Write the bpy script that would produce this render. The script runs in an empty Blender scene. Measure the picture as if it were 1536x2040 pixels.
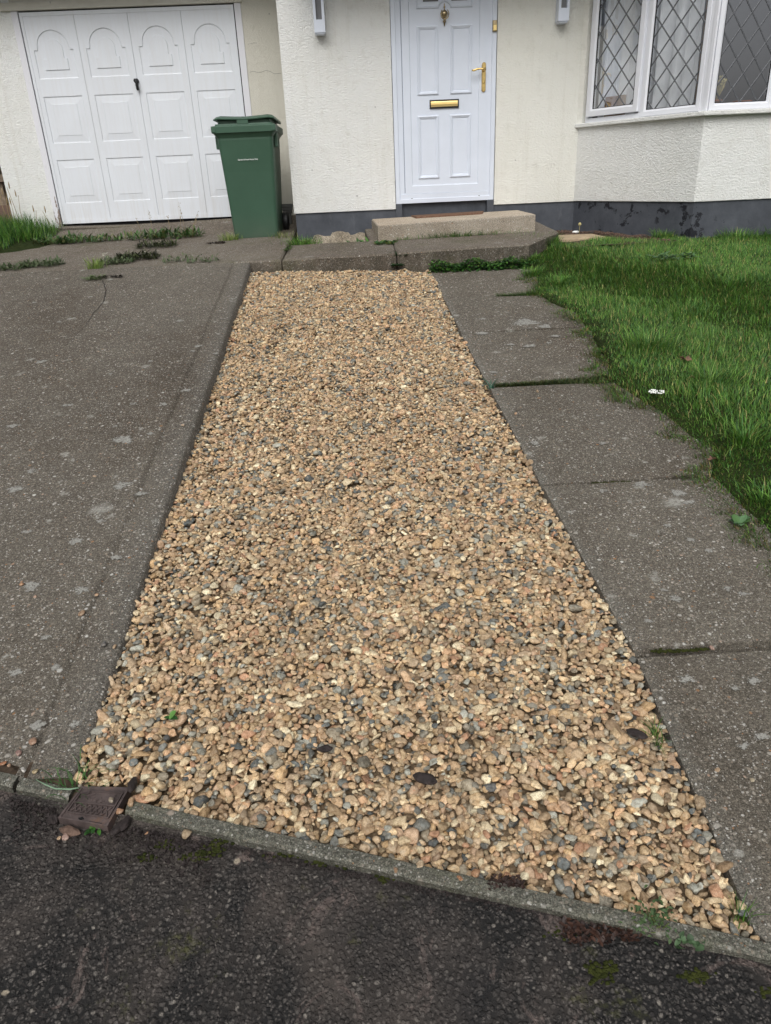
import bpy, bmesh, math, random
import numpy as np
from mathutils import Matrix, Vector, noise
from mathutils.geometry import tessellate_polygon

rnd = random.Random(7)
rng = np.random.default_rng(7)
SC = bpy.context.scene
COL = SC.collection
E = 1.40                                   # camera (eye) height above the world zero

# ------------------------------------------------------------------ camera
PITCH, YAW, ROLL, FPX = math.radians(24.9704), math.radians(1.3352), math.radians(-2.5296), 1450.54
fw = np.array([math.sin(YAW)*math.cos(PITCH), math.cos(YAW)*math.cos(PITCH), -math.sin(PITCH)])
r0 = np.array([math.cos(YAW), -math.sin(YAW), 0.0]); u0 = np.cross(r0, fw)
rt = math.cos(ROLL)*r0 + math.sin(ROLL)*u0
up = -math.sin(ROLL)*r0 + math.cos(ROLL)*u0
cam = bpy.data.cameras.new('camera'); camo = bpy.data.objects.new('camera', cam); COL.objects.link(camo)
camo.matrix_world = Matrix(((rt[0], up[0], -fw[0], 0), (rt[1], up[1], -fw[1], 0), (rt[2], up[2], -fw[2], E), (0, 0, 0, 1)))
cam.sensor_fit = 'VERTICAL'; cam.sensor_height = 24.0; cam.lens = FPX/2040*24.0
cam.clip_start = 0.05; cam.clip_end = 500
SC.camera = camo

def ray(px, py):
    return fw + rt*(px-768)/FPX - up*(py-1020)/FPX
def on(px, py, pl):                        # photo pixel -> point on the ground plane z = a + b*Y + c*X
    d = ray(px, py); s = pl[0]/(d[2]-pl[1]*d[1]-pl[2]*d[0]); return d*s
def onY(px, py, Y):                        # photo pixel -> point on the upright plane at Y
    d = ray(px, py); return d*(Y/d[1])

# ------------------------------------------------------------------ world, sun, exposure
W = bpy.data.worlds.new("World"); SC.world = W; W.use_nodes = True
nt = W.node_tree; nt.nodes.clear()
sky = nt.nodes.new('ShaderNodeTexSky'); sky.sky_type = 'NISHITA'; sky.sun_disc = False
sky.sun_elevation = math.radians(48); sky.sun_rotation = math.radians(190)
sky.air_density = 1.0; sky.dust_density = 6.0; sky.ozone_density = 1.0
hs = nt.nodes.new('ShaderNodeHueSaturation'); hs.inputs['Saturation'].default_value = 0.17
bg = nt.nodes.new('ShaderNodeBackground'); bg.inputs['Strength'].default_value = 0.10
wo = nt.nodes.new('ShaderNodeOutputWorld')
nt.links.new(sky.outputs[0], hs.inputs['Color']); nt.links.new(hs.outputs[0], bg.inputs[0]); nt.links.new(bg.outputs[0], wo.inputs[0])
sl = bpy.data.lights.new('sun', 'SUN'); sl.energy = 1.3; sl.angle = math.radians(50); sl.color = (1.0, 0.985, 0.96)
so = bpy.data.objects.new('sun', sl); COL.objects.link(so)
az, el = math.radians(190), math.radians(48)
sd = Vector((math.sin(az)*math.cos(el), math.cos(az)*math.cos(el), math.sin(el)))
so.rotation_euler = sd.to_track_quat('Z', 'Y').to_euler()
vs = SC.view_settings; vs.view_transform = 'Standard'; vs.look = 'None'; vs.exposure = 0.14; vs.gamma = 1.0
vs.use_curve_mapping = False
SC.render.engine = 'CYCLES'; SC.cycles.use_denoising = True; SC.cycles.denoiser = 'OPENIMAGEDENOISE'; SC.cycles.denoising_input_passes = 'RGB_ALBEDO_NORMAL'; SC.cycles.denoising_prefilter = 'ACCURATE'; SC.cycles.max_bounces = 8; SC.cycles.sample_clamp_indirect = 4.0

# ------------------------------------------------------------------ materials
def lin(r, g, b):
    f = lambda c: (c/255/12.92) if c/255 <= 0.04045 else ((c/255+0.055)/1.055)**2.4
    return (f(r), f(g), f(b), 1)
class N:
    """small node-tree writer"""
    def __init__(s, name, rough=0.8, spec=0.3):
        s.m = bpy.data.materials.new(name); s.m.use_nodes = True; s.t = s.m.node_tree; s.n = s.t.nodes
        s.b = s.n['Principled BSDF']; s.b.inputs['Roughness'].default_value = rough
        s.b.inputs['Specular IOR Level'].default_value = spec
        s.tc = s.n.new('ShaderNodeTexCoord'); s.vec = s.tc.outputs['Object']
    def link(s, a, b): s.t.links.new(a, b)
    def setv(s, sock, v):
        if hasattr(v, 'is_output'): s.link(v, sock)
        else: sock.default_value = v
    def map(s, scale, vec=None):
        n = s.n.new('ShaderNodeMapping'); n.inputs['Scale'].default_value = scale; s.link(vec or s.vec, n.inputs[0]); return n.outputs[0]
    def noise(s, scale, detail=4, rough=0.55, dist=0.0, vec=None, out=0):
        n = s.n.new('ShaderNodeTexNoise'); n.inputs['Scale'].default_value = scale; n.inputs['Detail'].default_value = detail
        n.inputs['Roughness'].default_value = rough; n.inputs['Distortion'].default_value = dist
        s.link(vec or s.vec, n.inputs['Vector']); return n.outputs[out]
    def voro(s, scale, vec=None, feat='F1', rand=1.0):
        n = s.n.new('ShaderNodeTexVoronoi'); n.feature = feat; n.inputs['Scale'].default_value = scale
        n.inputs['Randomness'].default_value = rand
        s.link(vec or s.vec, n.inputs['Vector']); return n
    def ramp(s, f, *stops):
        n = s.n.new('ShaderNodeValToRGB'); s.setv(n.inputs[0], f); el = n.color_ramp.elements
        while len(el) < len(stops): el.new(0.5)
        for e, (p, c) in zip(el, stops):
            e.position = p; e.color = c if hasattr(c, '__len__') else (c, c, c, 1)
        return n.outputs[0]
    def math(s, op, a, b=0.0, clamp=False):
        n = s.n.new('ShaderNodeMath'); n.operation = op; n.use_clamp = clamp; s.setv(n.inputs[0], a); s.setv(n.inputs[1], b); return n.outputs[0]
    def mix(s, f, a, b, mode='MIX'):
        n = s.n.new('ShaderNodeMix'); n.data_type = 'RGBA'; n.blend_type = mode
        s.setv(n.inputs[0], f); s.setv(n.inputs[6], a); s.setv(n.inputs[7], b); return n.outputs[2]
    def sep(s, c):
        n = s.n.new('ShaderNodeSeparateColor'); s.link(c, n.inputs[0]); return n.outputs
    def xyz(s, v=None):
        n = s.n.new('ShaderNodeSeparateXYZ'); s.link(v or s.vec, n.inputs[0]); return n.outputs
    def bump(s, h, strength=0.5, dist=0.01, prev=None):
        n = s.n.new('ShaderNodeBump'); n.inputs['Strength'].default_value = strength; n.inputs['Distance'].default_value = dist
        s.link(h, n.inputs['Height'])
        if prev is not None: s.link(prev, n.inputs['Normal'])
        s.link(n.outputs[0], s.b.inputs['Normal']); return n.outputs[0]
    def col(s, c): s.setv(s.b.inputs['Base Color'], c)
    def attr(s, name='col'):
        n = s.n.new('ShaderNodeAttribute'); n.attribute_name = name; return n.outputs['Color']

def plain(name, c, rough=0.5, spec=0.4, metal=0.0, var=0.12, vscale=8, bump=0.0, bscale=200):
    m = N(name, rough, spec); m.b.inputs['Metallic'].default_value = metal
    f = m.noise(vscale, 5, 0.6)
    lo = tuple(x*(1-var) for x in c[:3])+(1,); hi = tuple(min(1, x*(1+var)) for x in c[:3])+(1,)
    m.col(m.ramp(f, (0.3, lo), (0.7, hi)))
    if bump: m.bump(m.noise(bscale, 3), bump, 0.002)
    return m.m

def render_wall(name, base, tint, coarse, strength):
    m = N(name, 0.9, 0.15)
    big = m.noise(1.6, 4, 0.6)
    c = m.mix(m.ramp(big, (0.35, 0.0), (0.7, 1.0)), base, tint)
    dirt = m.noise(9, 6, 0.7)
    c = m.mix(m.ramp(dirt, (0.54, 0.0), (0.76, 0.30)), c, (0.45, 0.43, 0.36, 1))
    sp = m.voro(14); spr = m.sep(sp.outputs['Color'])[0]
    spot = m.math('MULTIPLY', m.math('GREATER_THAN', spr, 0.965), m.math('LESS_THAN', sp.outputs['Distance'], 0.13))
    c = m.mix(m.math('MULTIPLY', spot, 0.5), c, (0.22, 0.21, 0.2, 1))
    streak = m.noise(1.0, 4, 0.65, vec=m.map((16, 16, 0.8)))
    c = m.mix(m.ramp(streak, (0.55, 0.0), (0.80, 0.26)), c, (0.5, 0.47, 0.38, 1))
    m.col(c)
    vv = m.map((1, 1, 1.5))
    n1 = m.noise(coarse, 3, 0.6, 0.5, vec=vv)
    n2 = m.noise(coarse*2.6, 3, 0.65, vec=vv)
    n3 = m.noise(coarse*0.3, 2, 0.5)
    h = m.math('ADD', m.math('ADD', m.ramp(n1, (0.36, 0.0), (0.66, 1.0)), m.math('MULTIPLY', n2, 0.6)), m.math('MULTIPLY', n3, 0.6))
    m.bump(h, strength, 0.009)
    return m.m

def concrete(name, a, b, speck, mossy=0.0, lichen=1.0, tone=0.0, stainmix=0.5, edge=None):
    m = N(name, 0.92, 0.2)
    dk = lambda c, k: tuple(x*k for x in c[:3])+(1,)
    f = m.noise(1.3, 9, 0.72)
    c = m.mix(m.ramp(f, (0.30, 0.0), (0.70, 1.0)), a, b)
    c = m.mix(m.ramp(m.noise(0.7, 6, 0.65, 0.6), (0.48, 0.0), (0.72, stainmix)), c, dk(a, 0.62))
    c = m.mix(m.ramp(m.noise(6.5, 7, 0.75, 0.4), (0.46, 0.0), (0.74, 0.55)), c, dk(b, 1.35))
    c = m.mix(m.ramp(m.noise(17, 6, 0.75), (0.54, 0.0), (0.76, 0.6)), c, dk(a, 0.55))
    if edge is not None: c = m.mix(1.0, c, m.ramp(m.sep(m.attr('edge'))[1], (0.0, 0.76), (1.0, 1.24)), 'MULTIPLY')
    br = m.noise(0.75, 6, 0.7, 0.8)
    c = m.mix(m.ramp(br, (0.47, 0.0), (0.64, 0.8)), c, m.mix(1.0, c, (0.60, 0.52, 0.45, 1), 'MULTIPLY'))
    c = m.mix(m.ramp(m.noise(0.9, 6, 0.72, 0.5, vec=m.map((1, 0.45, 1))), (0.52, 0.0), (0.70, 0.5)), c, m.mix(1.0, c, (1.35, 1.38, 1.36, 1), 'MULTIPLY'))
    if edge is not None:                      # cement-rich band trowelled along the edge
        d = m.sep(m.attr('edge'))[0]
        k = m.math('ADD', m.math('MULTIPLY', m.noise(5, 6, 0.7), 0.16), m.math('MULTIPLY', m.noise(30, 4, 0.7), 0.05))
        k = m.math('SUBTRACT', m.math('ADD', k, edge[0]), d)
        c = m.mix(m.ramp(k, (0.0, 0.0), (edge[1], edge[2])), c, edge[3])
    # vector with a little turbulence so the aggregate is not regular
    nz_ = m.noise(45, 3, 0.6, out=1); sc0 = m.n.new('ShaderNodeVectorMath'); sc0.operation = 'SCALE'; sc0.inputs[3].default_value = 0.010
    ad0 = m.n.new('ShaderNodeVectorMath'); ad0.operation = 'ADD'; m.link(nz_, sc0.inputs[0]); m.link(m.vec, ad0.inputs[0]); m.link(sc0.outputs[0], ad0.inputs[1]); wv0 = ad0.outputs[0]
    gr = m.noise(330, 2, 0.8); gr2 = m.noise(120, 4, 0.75)
    c = m.mix(m.ramp(gr, (0.36, 0.75), (0.52, 0.0)), c, dk(a, 0.34))
    c = m.mix(m.ramp(gr, (0.52, 0.0), (0.68, 0.65)), c, dk(b, 2.0))
    c = m.mix(m.ramp(gr2, (0.34, 0.6), (0.50, 0.0)), c, dk(a, 0.35))
    c = m.mix(m.ramp(gr2, (0.53, 0.0), (0.66, 0.55)), c, dk(b, 1.9))
    hsum = m.math('MULTIPLY', gr2, 1.1)
    dens = m.ramp(m.noise(2.2, 5, 0.7), (0.3, 0.45), (0.7, 1.0))
    for sc, thr, dist, amt in ((190, 0.58, 0.48, 0.9), (100, 0.66, 0.44, 0.9), (56, 0.80, 0.38, 0.95), (28, 0.94, 0.28, 0.9)):
        v = m.voro(sc, wv0); ch = m.sep(v.outputs['Color'])
        near = m.ramp(v.outputs['Distance'], (dist*0.55, 1.0), (dist, 0.0))
        mask = m.math('MULTIPLY', m.math('MULTIPLY', m.math('GREATER_THAN', ch[0], thr), near), m.math('MULTIPLY', dens, amt*speck))
        pc = m.ramp(ch[1], (0.0, (0.05, 0.042, 0.036, 1)), (0.24, (0.17, 0.14, 0.11, 1)), (0.50, (0.32, 0.28, 0.225, 1)), (0.78, (0.46, 0.44, 0.40, 1)), (0.94, (0.70, 0.69, 0.65, 1)), (0.985, (0.36, 0.18, 0.08, 1)))
        c = m.mix(mask, c, pc); hsum = m.math('ADD', hsum, m.math('MULTIPLY', mask, 0.3))
    if lichen:
        wv = m.n.new('ShaderNodeVectorMath'); wv.operation = 'ADD'
        nz = m.noise(16, 5, 0.75, out=1); sc_ = m.n.new('ShaderNodeVectorMath'); sc_.operation = 'SCALE'; sc_.inputs[3].default_value = 0.11
        m.link(nz, sc_.inputs[0]); m.link(m.vec, wv.inputs[0]); m.link(sc_.outputs[0], wv.inputs[1])
        for sc, thr, d0, k in ((3.1, 0.80, 0.17, 0.8), (7.0, 0.86, 0.22, 0.9), (17, 0.88, 0.28, 0.9)):
            v = m.voro(sc, wv.outputs[0]); ch = m.sep(v.outputs['Color'])
            mask = m.math('MULTIPLY', m.math('GREATER_THAN', ch[0], thr), m.ramp(v.outputs['Distance'], (d0*0.35, 1.0), (d0, 0.0)))
            mask = m.math('MULTIPLY', mask, m.ramp(m.noise(85, 4, 0.85), (0.36, 0.0), (0.52, 1.0)))
            c = m.mix(m.math('MULTIPLY', mask, k*lichen), c, (0.36, 0.355, 0.32, 1))
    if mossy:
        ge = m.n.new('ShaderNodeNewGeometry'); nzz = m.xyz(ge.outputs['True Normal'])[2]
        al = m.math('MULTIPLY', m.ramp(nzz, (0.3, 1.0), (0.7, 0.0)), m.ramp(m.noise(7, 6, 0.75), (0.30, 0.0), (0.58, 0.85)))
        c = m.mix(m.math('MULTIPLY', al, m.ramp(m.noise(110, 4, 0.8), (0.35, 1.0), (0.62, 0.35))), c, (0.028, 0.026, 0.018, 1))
        mm = m.noise(2.6, 6, 0.75); mk = m.ramp(mm, (0.62-0.25*mossy, 0.0), (0.80-0.2*mossy, 0.75))
        mk = m.math('MULTIPLY', mk, m.ramp(m.noise(60, 3, 0.7), (0.35, 0.1), (0.65, 1.0)))
        c = m.mix(mk, c, (0.06, 0.065, 0.018, 1))
    m.col(c)
    m.bump(hsum, 0.6, 0.006)
    return m.m

M = {}
M['render_white'] = render_wall('painted_render_white', (0.79, 0.80, 0.785, 1), (0.78, 0.78, 0.745, 1), 50, 0.6)
M['render_cream'] = render_wall('painted_render_cream', (0.775, 0.772, 0.72, 1), (0.745, 0.738, 0.675, 1), 52, 0.5)
M['render_bay'] = render_wall('painted_render_bay', (0.79, 0.80, 0.785, 1), (0.765, 0.768, 0.735, 1), 50, 0.55)
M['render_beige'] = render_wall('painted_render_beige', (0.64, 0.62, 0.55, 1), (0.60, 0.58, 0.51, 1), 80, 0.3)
M['upvc'] = plain('white_plastic_frame', (0.665, 0.715, 0.805, 1), 0.32, 0.45, var=0.035, vscale=4)
M['upvc_window'] = plain('white_window_frame', (0.73, 0.745, 0.79, 1), 0.3, 0.45, var=0.02, vscale=2)
M['timber_white'] = None
M['brass'] = plain('polished_brass', (0.78, 0.56, 0.22, 1), 0.28, 0.5, 1.0, 0.18, 30)
M['brass_old'] = plain('tarnished_brass', (0.42, 0.33, 0.20, 1), 0.38, 0.5, 1.0, 0.35, 60)
M['gold'] = plain('gold_anodised', (0.92, 0.70, 0.30, 1), 0.35, 0.5, 0.75, 0.03, 4)
M['black'] = plain('black_plastic', (0.012, 0.012, 0.013, 1), 0.45, 0.4)
M['rubber'] = plain('dark_gap', (0.01, 0.01, 0.011, 1), 0.8, 0.2)
M['lead'] = plain('lead_came', (0.11, 0.115, 0.125, 1), 0.5, 0.5, 0.3)
M['darkgrey'] = plain('dark_grey_plastic', (0.12, 0.12, 0.115, 1), 0.55, 0.4, bump=0.2)
M['grey_in'] = plain('grey_weathered_wood', (0.20, 0.20, 0.205, 1), 0.7, 0.2)
M['interior'] = plain('dim_interior', (0.22, 0.21, 0.21, 1), 0.9, 0.1)
M['card'] = plain('brown_cardboard', (0.34, 0.22, 0.13, 1), 0.85, 0.1)
M['terracotta'] = plain('terracotta', (0.36, 0.13, 0.06, 1), 0.8, 0.2)
M['straw'] = plain('dried_flower', (0.48, 0.42, 0.20, 1), 0.9, 0.1)
M['curtain'] = plain('pale_curtain_cloth', (0.90, 0.905, 0.92, 1), 0.9, 0.1, var=0.05)
M['bark'] = plain('dark_wet_bark', (0.03, 0.023, 0.022, 1), 0.7, 0.3, var=0.5, vscale=60, bump=0.7, bscale=120)
M['wood'] = plain('rotten_wood', (0.13, 0.085, 0.065, 1), 0.85, 0.2, var=0.5, vscale=50, bump=0.6, bscale=120)
M['deadleaf'] = plain('dead_leaf', (0.16, 0.085, 0.06, 1), 0.7, 0.3, var=0.4, vscale=40)
M['straw_stem'] = plain('dry_stem', (0.30, 0.23, 0.13, 1), 0.9, 0.1)
M['flower_white'] = plain('white_petals', (0.82, 0.83, 0.80, 1), 0.8, 0.2, var=0.05)
M['soil'] = plain('brown_soil', (0.075, 0.055, 0.040, 1), 0.95, 0.1, var=0.6, vscale=40, bump=1.0, bscale=60)
M['sandstone'] = plain('pale_sand_slab', (0.40, 0.31, 0.21, 1), 0.9, 0.1, var=0.2, vscale=20, bump=0.5)
M['mat'] = plain('brown_coir', (0.16, 0.095, 0.065, 1), 0.95, 0.1, var=0.3, vscale=40, bump=0.6)
M['fence'] = plain('weathered_fence_timber', (0.20, 0.16, 0.12, 1), 0.9, 0.1, var=0.4, vscale=20)
M['roof'] = plain('brown_roof_tile', (0.16, 0.09, 0.065, 1), 0.85, 0.2, var=0.4, vscale=10)
M['letters'] = plain('white_print', (0.75, 0.78, 0.76, 1), 0.6, 0.2, var=0.02)

def garage_paint():
    m = N('white_garage_paint', 0.42, 0.4)
    c = m.mix(m.ramp(m.noise(3, 5, 0.6), (0.35, 0.0), (0.7, 1.0)), (0.70, 0.73, 0.775, 1), (0.67, 0.695, 0.735, 1))
    st = m.noise(1.0, 5, 0.7, vec=m.map((26, 26, 1.5)))
    z = m.xyz()[2]
    low = m.ramp(z, (0.0, 1.0), (0.55, 0.0))
    c = m.mix(m.math('MULTIPLY', m.ramp(st, (0.46, 0.0), (0.72, 0.5)), m.math('ADD', low, 0.28)), c, (0.50, 0.45, 0.37, 1))
    m.col(c); m.bump(m.noise(5, 3), 0.12, 0.01); return m.m
M['garage'] = garage_paint()
def peeling():
    m = N('peeling_white_paint', 0.7, 0.3)
    z = m.xyz()[2]
    f = m.noise(9, 6, 0.7, vec=m.map((3, 3, 1)))
    low = m.ramp(z, (0.0, 1.0), (0.75, 0.0))
    k = m.ramp(m.math('ADD', f, m.math('MULTIPLY', low, 0.33)), (0.66, 0.0), (0.72, 1.0))
    c = m.mix(k, (0.70, 0.70, 0.74, 1), m.mix(m.noise(60, 4), (0.10, 0.075, 0.06, 1), (0.34, 0.27, 0.23, 1)))
    m.col(c); m.bump(k, -0.4, 0.003); return m.m
M['timber_white'] = peeling()
def plinth(name, peel):
    m = N(name, 0.6, 0.35)
    c = m.mix(m.ramp(m.noise(4, 7, 0.7), (0.3, 0.0), (0.7, 1.0)), (0.046, 0.051, 0.062, 1), (0.090, 0.099, 0.116, 1))
    c = m.mix(m.ramp(m.noise(1.0, 6, 0.75, vec=m.map((10, 10, 2.5))), (0.58, 0.0), (0.8, 0.35)), c, (0.19, 0.20, 0.22, 1))
    if peel:
        k = m.math('MULTIPLY', m.ramp(m.noise(7.5, 9, 0.72, 0.3), (0.555, 0.0), (0.568, 1.0)), m.ramp(m.noise(1.7, 3, 0.5), (0.46, 0.0), (0.52, 1.0)))
        c = m.mix(k, c, (0.012, 0.013, 0.018, 1)); h = m.math('SUBTRACT', m.noise(40, 4), m.math('MULTIPLY', k, 0.8))
    else: h = m.noise(40, 4)
    m.col(c); m.bump(h, 0.35, 0.004); return m.m
M['plinth'] = plinth('slate_blue_paint', False); M['plinth_peel'] = plinth('slate_blue_paint_peeling', True)
M['footing'] = concrete('bare_footing', (0.60, 0.52, 0.40, 1), (0.70, 0.63, 0.51, 1), 0.15, 0.2, 0.0, stainmix=0.2)
M['drive'] = concrete('weathered_concrete_drive', (0.086, 0.073, 0.059, 1), (0.142, 0.128, 0.106, 1), 1.0, 0.0, 0.9, edge=(0.02, 0.16, 0.75, (0.15, 0.146, 0.133, 1)))
M['path'] = concrete('weathered_concrete_path', (0.088, 0.076, 0.060, 1), (0.145, 0.131, 0.108, 1), 1.0, 0.0, 1.0, edge=(-0.055, 0.10, 0.85, (0.20, 0.20, 0.18, 1)))
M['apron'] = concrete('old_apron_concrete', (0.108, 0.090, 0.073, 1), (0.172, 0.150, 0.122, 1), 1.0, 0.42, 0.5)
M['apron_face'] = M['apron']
M['step'] = concrete('exposed_aggregate_step', (0.27, 0.235, 0.185, 1), (0.37, 0.325, 0.265, 1), 1.0, 0.0, 0.2, stainmix=0.15)
M['step_top'] = concrete('worn_step_top', (0.42, 0.35, 0.27, 1), (0.50, 0.425, 0.335, 1), 0.35, 0.0, 0.0, stainmix=0.12)
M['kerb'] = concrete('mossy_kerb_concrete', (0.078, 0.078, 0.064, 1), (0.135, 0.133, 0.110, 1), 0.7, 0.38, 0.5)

def asphalt():
    m = N('worn_asphalt', 0.75, 0.3)
    nz_ = m.noise(60, 3, 0.6, out=1); sc0 = m.n.new('ShaderNodeVectorMath'); sc0.operation = 'SCALE'; sc0.inputs[3].default_value = 0.012
    ad0 = m.n.new('ShaderNodeVectorMath'); ad0.operation = 'ADD'; m.link(nz_, sc0.inputs[0]); m.link(m.vec, ad0.inputs[0]); m.link(sc0.outputs[0], ad0.inputs[1]); wv = ad0.outputs[0]
    v = m.voro(100, wv); ch = m.sep(v.outputs['Color'])
    tone = m.ramp(ch[1], (0.0, (0.016, 0.015, 0.015, 1)), (0.35, (0.040, 0.037, 0.035, 1)), (0.70, (0.066, 0.061, 0.057, 1)), (0.90, (0.105, 0.098, 0.091, 1)), (0.985, (0.19, 0.175, 0.155, 1)))
    body = m.ramp(v.outputs['Distance'], (0.30, 1.0), (0.58, 0.0))
    c = m.mix(body, (0.007, 0.007, 0.007, 1), tone); h = m.math('ADD', body, m.math('MULTIPLY', ch[2], 0.5))
    v = m.voro(165, wv); ch = m.sep(v.outputs['Color']); b2 = m.ramp(v.outputs['Distance'], (0.28, 1.0), (0.55, 0.0))
    t2 = m.ramp(ch[1], (0.0, (0.014, 0.013, 0.013, 1)), (0.5, (0.052, 0.048, 0.045, 1)), (0.9, (0.11, 0.10, 0.093, 1)))
    pk = m.ramp(m.noise(38, 4, 0.7), (0.46, 0.0), (0.54, 1.0))
    c = m.mix(pk, c, m.mix(b2, (0.007, 0.007, 0.007, 1), t2))
    h = m.math('ADD', h, m.math('MULTIPLY', m.noise(300, 3, 0.8), 0.4))
    c = m.mix(m.ramp(m.noise(340, 3, 0.8), (0.36, 0.7), (0.54, 0.0)), c, (0.012, 0.011, 0.011, 1))
    big = m.noise(1.9, 7, 0.7, 0.3)
    c = m.mix(m.ramp(big, (0.44, 0.0), (0.66, 0.55)), c, (0.095, 0.079, 0.069, 1))
    c = m.mix(m.ramp(m.noise(1.2, 5, 0.65, vec=m.map((1, 1.4, 1))), (0.50, 0.0), (0.70, 0.6)), c, (0.014, 0.014, 0.015, 1))
    st = m.noise(5.0, 6, 0.75, 1.0)
    stk = m.ramp(st, (0.565, 0.0), (0.64, 0.8))
    c = m.mix(m.math('MULTIPLY', stk, m.ramp(m.noise(120, 3, 0.7), (0.3, 0.4), (0.6, 1.0))), c, (0.125, 0.097, 0.088, 1))
    ms = m.noise(3.7, 7, 0.75); mk = m.math('MULTIPLY', m.ramp(ms, (0.575, 0.0), (0.68, 0.8)), m.ramp(m.noise(90, 3), (0.4, 0.0), (0.6, 1.0)))
    c = m.mix(mk, c, (0.055, 0.058, 0.016, 1))
    v2 = m.voro(24, wv); c2 = m.sep(v2.outputs['Color'])
    k2 = m.math('MULTIPLY', m.math('GREATER_THAN', c2[0], 0.972), m.ramp(v2.outputs['Distance'], (0.12, 1.0), (0.2, 0.0)))
    c = m.mix(m.math('MULTIPLY', k2, 0.7), c, (0.30, 0.26, 0.20, 1))
    c = m.mix(1.0, c, (1.32, 1.30, 1.28, 1), 'MULTIPLY')
    m.col(c)
    h = m.math('MULTIPLY', h, m.ramp(st, (0.58, 1.0), (0.70, 0.35)))
    m.bump(h, 0.7, 0.006); return m.m
M['asphalt'] = asphalt()
def stone_mat():
    m = N('flint_gravel', 0.6, 0.3)
    c = m.attr()
    n1 = m.noise(110, 6, 0.75)
    c = m.mix(m.ramp(n1, (0.36, 0.75), (0.55, 0.0)), c, m.mix(1.0, c, (0.40, 0.33, 0.26, 1), 'MULTIPLY'))
    c = m.mix(m.ramp(m.noise(75, 5, 0.7), (0.54, 0.0), (0.70, 0.55)), c, (0.58, 0.50, 0.39, 1))
    c = m.mix(m.ramp(m.noise(420, 3, 0.8), (0.40, 0.5), (0.55, 0.0)), c, m.mix(1.0, c, (0.5, 0.45, 0.4, 1), 'MULTIPLY'))
    m.col(c); m.bump(m.math('ADD', m.noise(260, 4, 0.75), m.math('MULTIPLY', m.noise(90, 3, 0.6), 1.5)), 0.6, 0.003); return m.m
M['gravel'] = stone_mat()
def leaf_mat(name, rough=0.5, trans=0.25):
    m = N(name, rough, 0.35); c = m.attr(); m.col(c)
    tr = m.n.new('ShaderNodeBsdfTranslucent'); m.link(c, tr.inputs[0])
    mx = m.n.new('ShaderNodeMixShader'); mx.inputs[0].default_value = trans
    m.link(m.b.outputs[0], mx.inputs[1]); m.link(tr.outputs[0], mx.inputs[2])
    m.link(mx.outputs[0], m.n['Material Output'].inputs[0]); return m.m
M['grass'] = leaf_mat('grass_blades'); M['leaf'] = leaf_mat('weed_leaves')
def green_plastic():
    m = N('green_bin_plastic', 0.42, 0.45)
    c = m.mix(m.ramp(m.noise(2.5, 6, 0.65), (0.3, 0.0), (0.7, 1.0)), (0.038, 0.088, 0.056, 1), (0.049, 0.108, 0.070, 1))
    sc = m.noise(1.0, 4, 0.8, vec=m.map((30, 30, 7)))
    c = m.mix(m.ramp(sc, (0.66, 0.0), (0.80, 0.30)), c, (0.18, 0.26, 0.20, 1))
    z = m.xyz()[2]
    c = m.mix(m.math('MULTIPLY', m.ramp(z, (0.0, 0.5), (0.25, 0.0)), m.noise(12, 5)), c, (0.11, 0.11, 0.085, 1))
    m.col(c); m.bump(m.noise(350, 2), 0.1, 0.001); return m.m
M['bin'] = green_plastic()
def rust():
    m = N('rusty_cast_iron', 0.55, 0.4)
    c = m.mix(m.ramp(m.noise(22, 6, 0.7), (0.35, 0.0), (0.7, 1.0)), (0.050, 0.038, 0.036, 1), (0.120, 0.090, 0.084, 1))
    c = m.mix(m.ramp(m.noise(14, 5, 0.7), (0.56, 0.0), (0.72, 0.75)), c, (0.20, 0.105, 0.06, 1))
    m.col(c); m.bump(m.noise(220, 4), 0.5, 0.002); return m.m
M['iron'] = rust()
def lawn_soil():
    m = N('lawn_thatch', 0.95, 0.1)
    m.col(m.ramp(m.noise(30, 5, 0.7), (0.3, (0.012, 0.022, 0.006, 1)), (0.7, (0.035, 0.045, 0.014, 1)))); m.bump(m.noise(60, 4), 0.8, 0.02); return m.m
M['thatch'] = lawn_soil()
def glass(name, gl):
    m = bpy.data.materials.new(name); m.use_nodes = True; t = m.node_tree; n = t.nodes; n.remove(n['Principled BSDF'])
    g = n.new('ShaderNodeBsdfGlossy'); g.inputs['Roughness'].default_value = 0.015; g.inputs['Color'].default_value = (0.9, 0.93, 1, 1)
    tr = n.new('ShaderNodeBsdfTransparent'); tr.inputs[0].default_value = (0.94, 0.955, 0.96, 1)
    lw = n.new('ShaderNodeLayerWeight'); lw.inputs[0].default_value = 0.5
    po = n.new('ShaderNodeMath'); po.operation = 'POWER'; po.inputs[1].default_value = 3.0
    ma = n.new('ShaderNodeMath'); ma.operation = 'MULTIPLY_ADD'; ma.inputs[1].default_value = 0.8; ma.inputs[2].default_value = gl
    mx = n.new('ShaderNodeMixShader'); t.links.new(lw.outputs['Facing'], po.inputs[0]); t.links.new(po.outputs[0], ma.inputs[0]); t.links.new(ma.outputs[0], mx.inputs[0])
    t.links.new(tr.outputs[0], mx.inputs[1]); t.links.new(g.outputs[0], mx.inputs[2]); t.links.new(mx.outputs[0], n['Material Output'].inputs[0])
    return m
M['glass'] = glass('window_glass', 0.26)
def moss_mat():
    m = N('moss', 0.95, 0.1); m.col(m.ramp(m.noise(60, 4), (0.3, (0.016, 0.021, 0.006, 1)), (0.7, (0.055, 0.062, 0.016, 1)))); m.bump(m.noise(400, 3), 1.0, 0.004); return m.m
M['moss'] = moss_mat()

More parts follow.
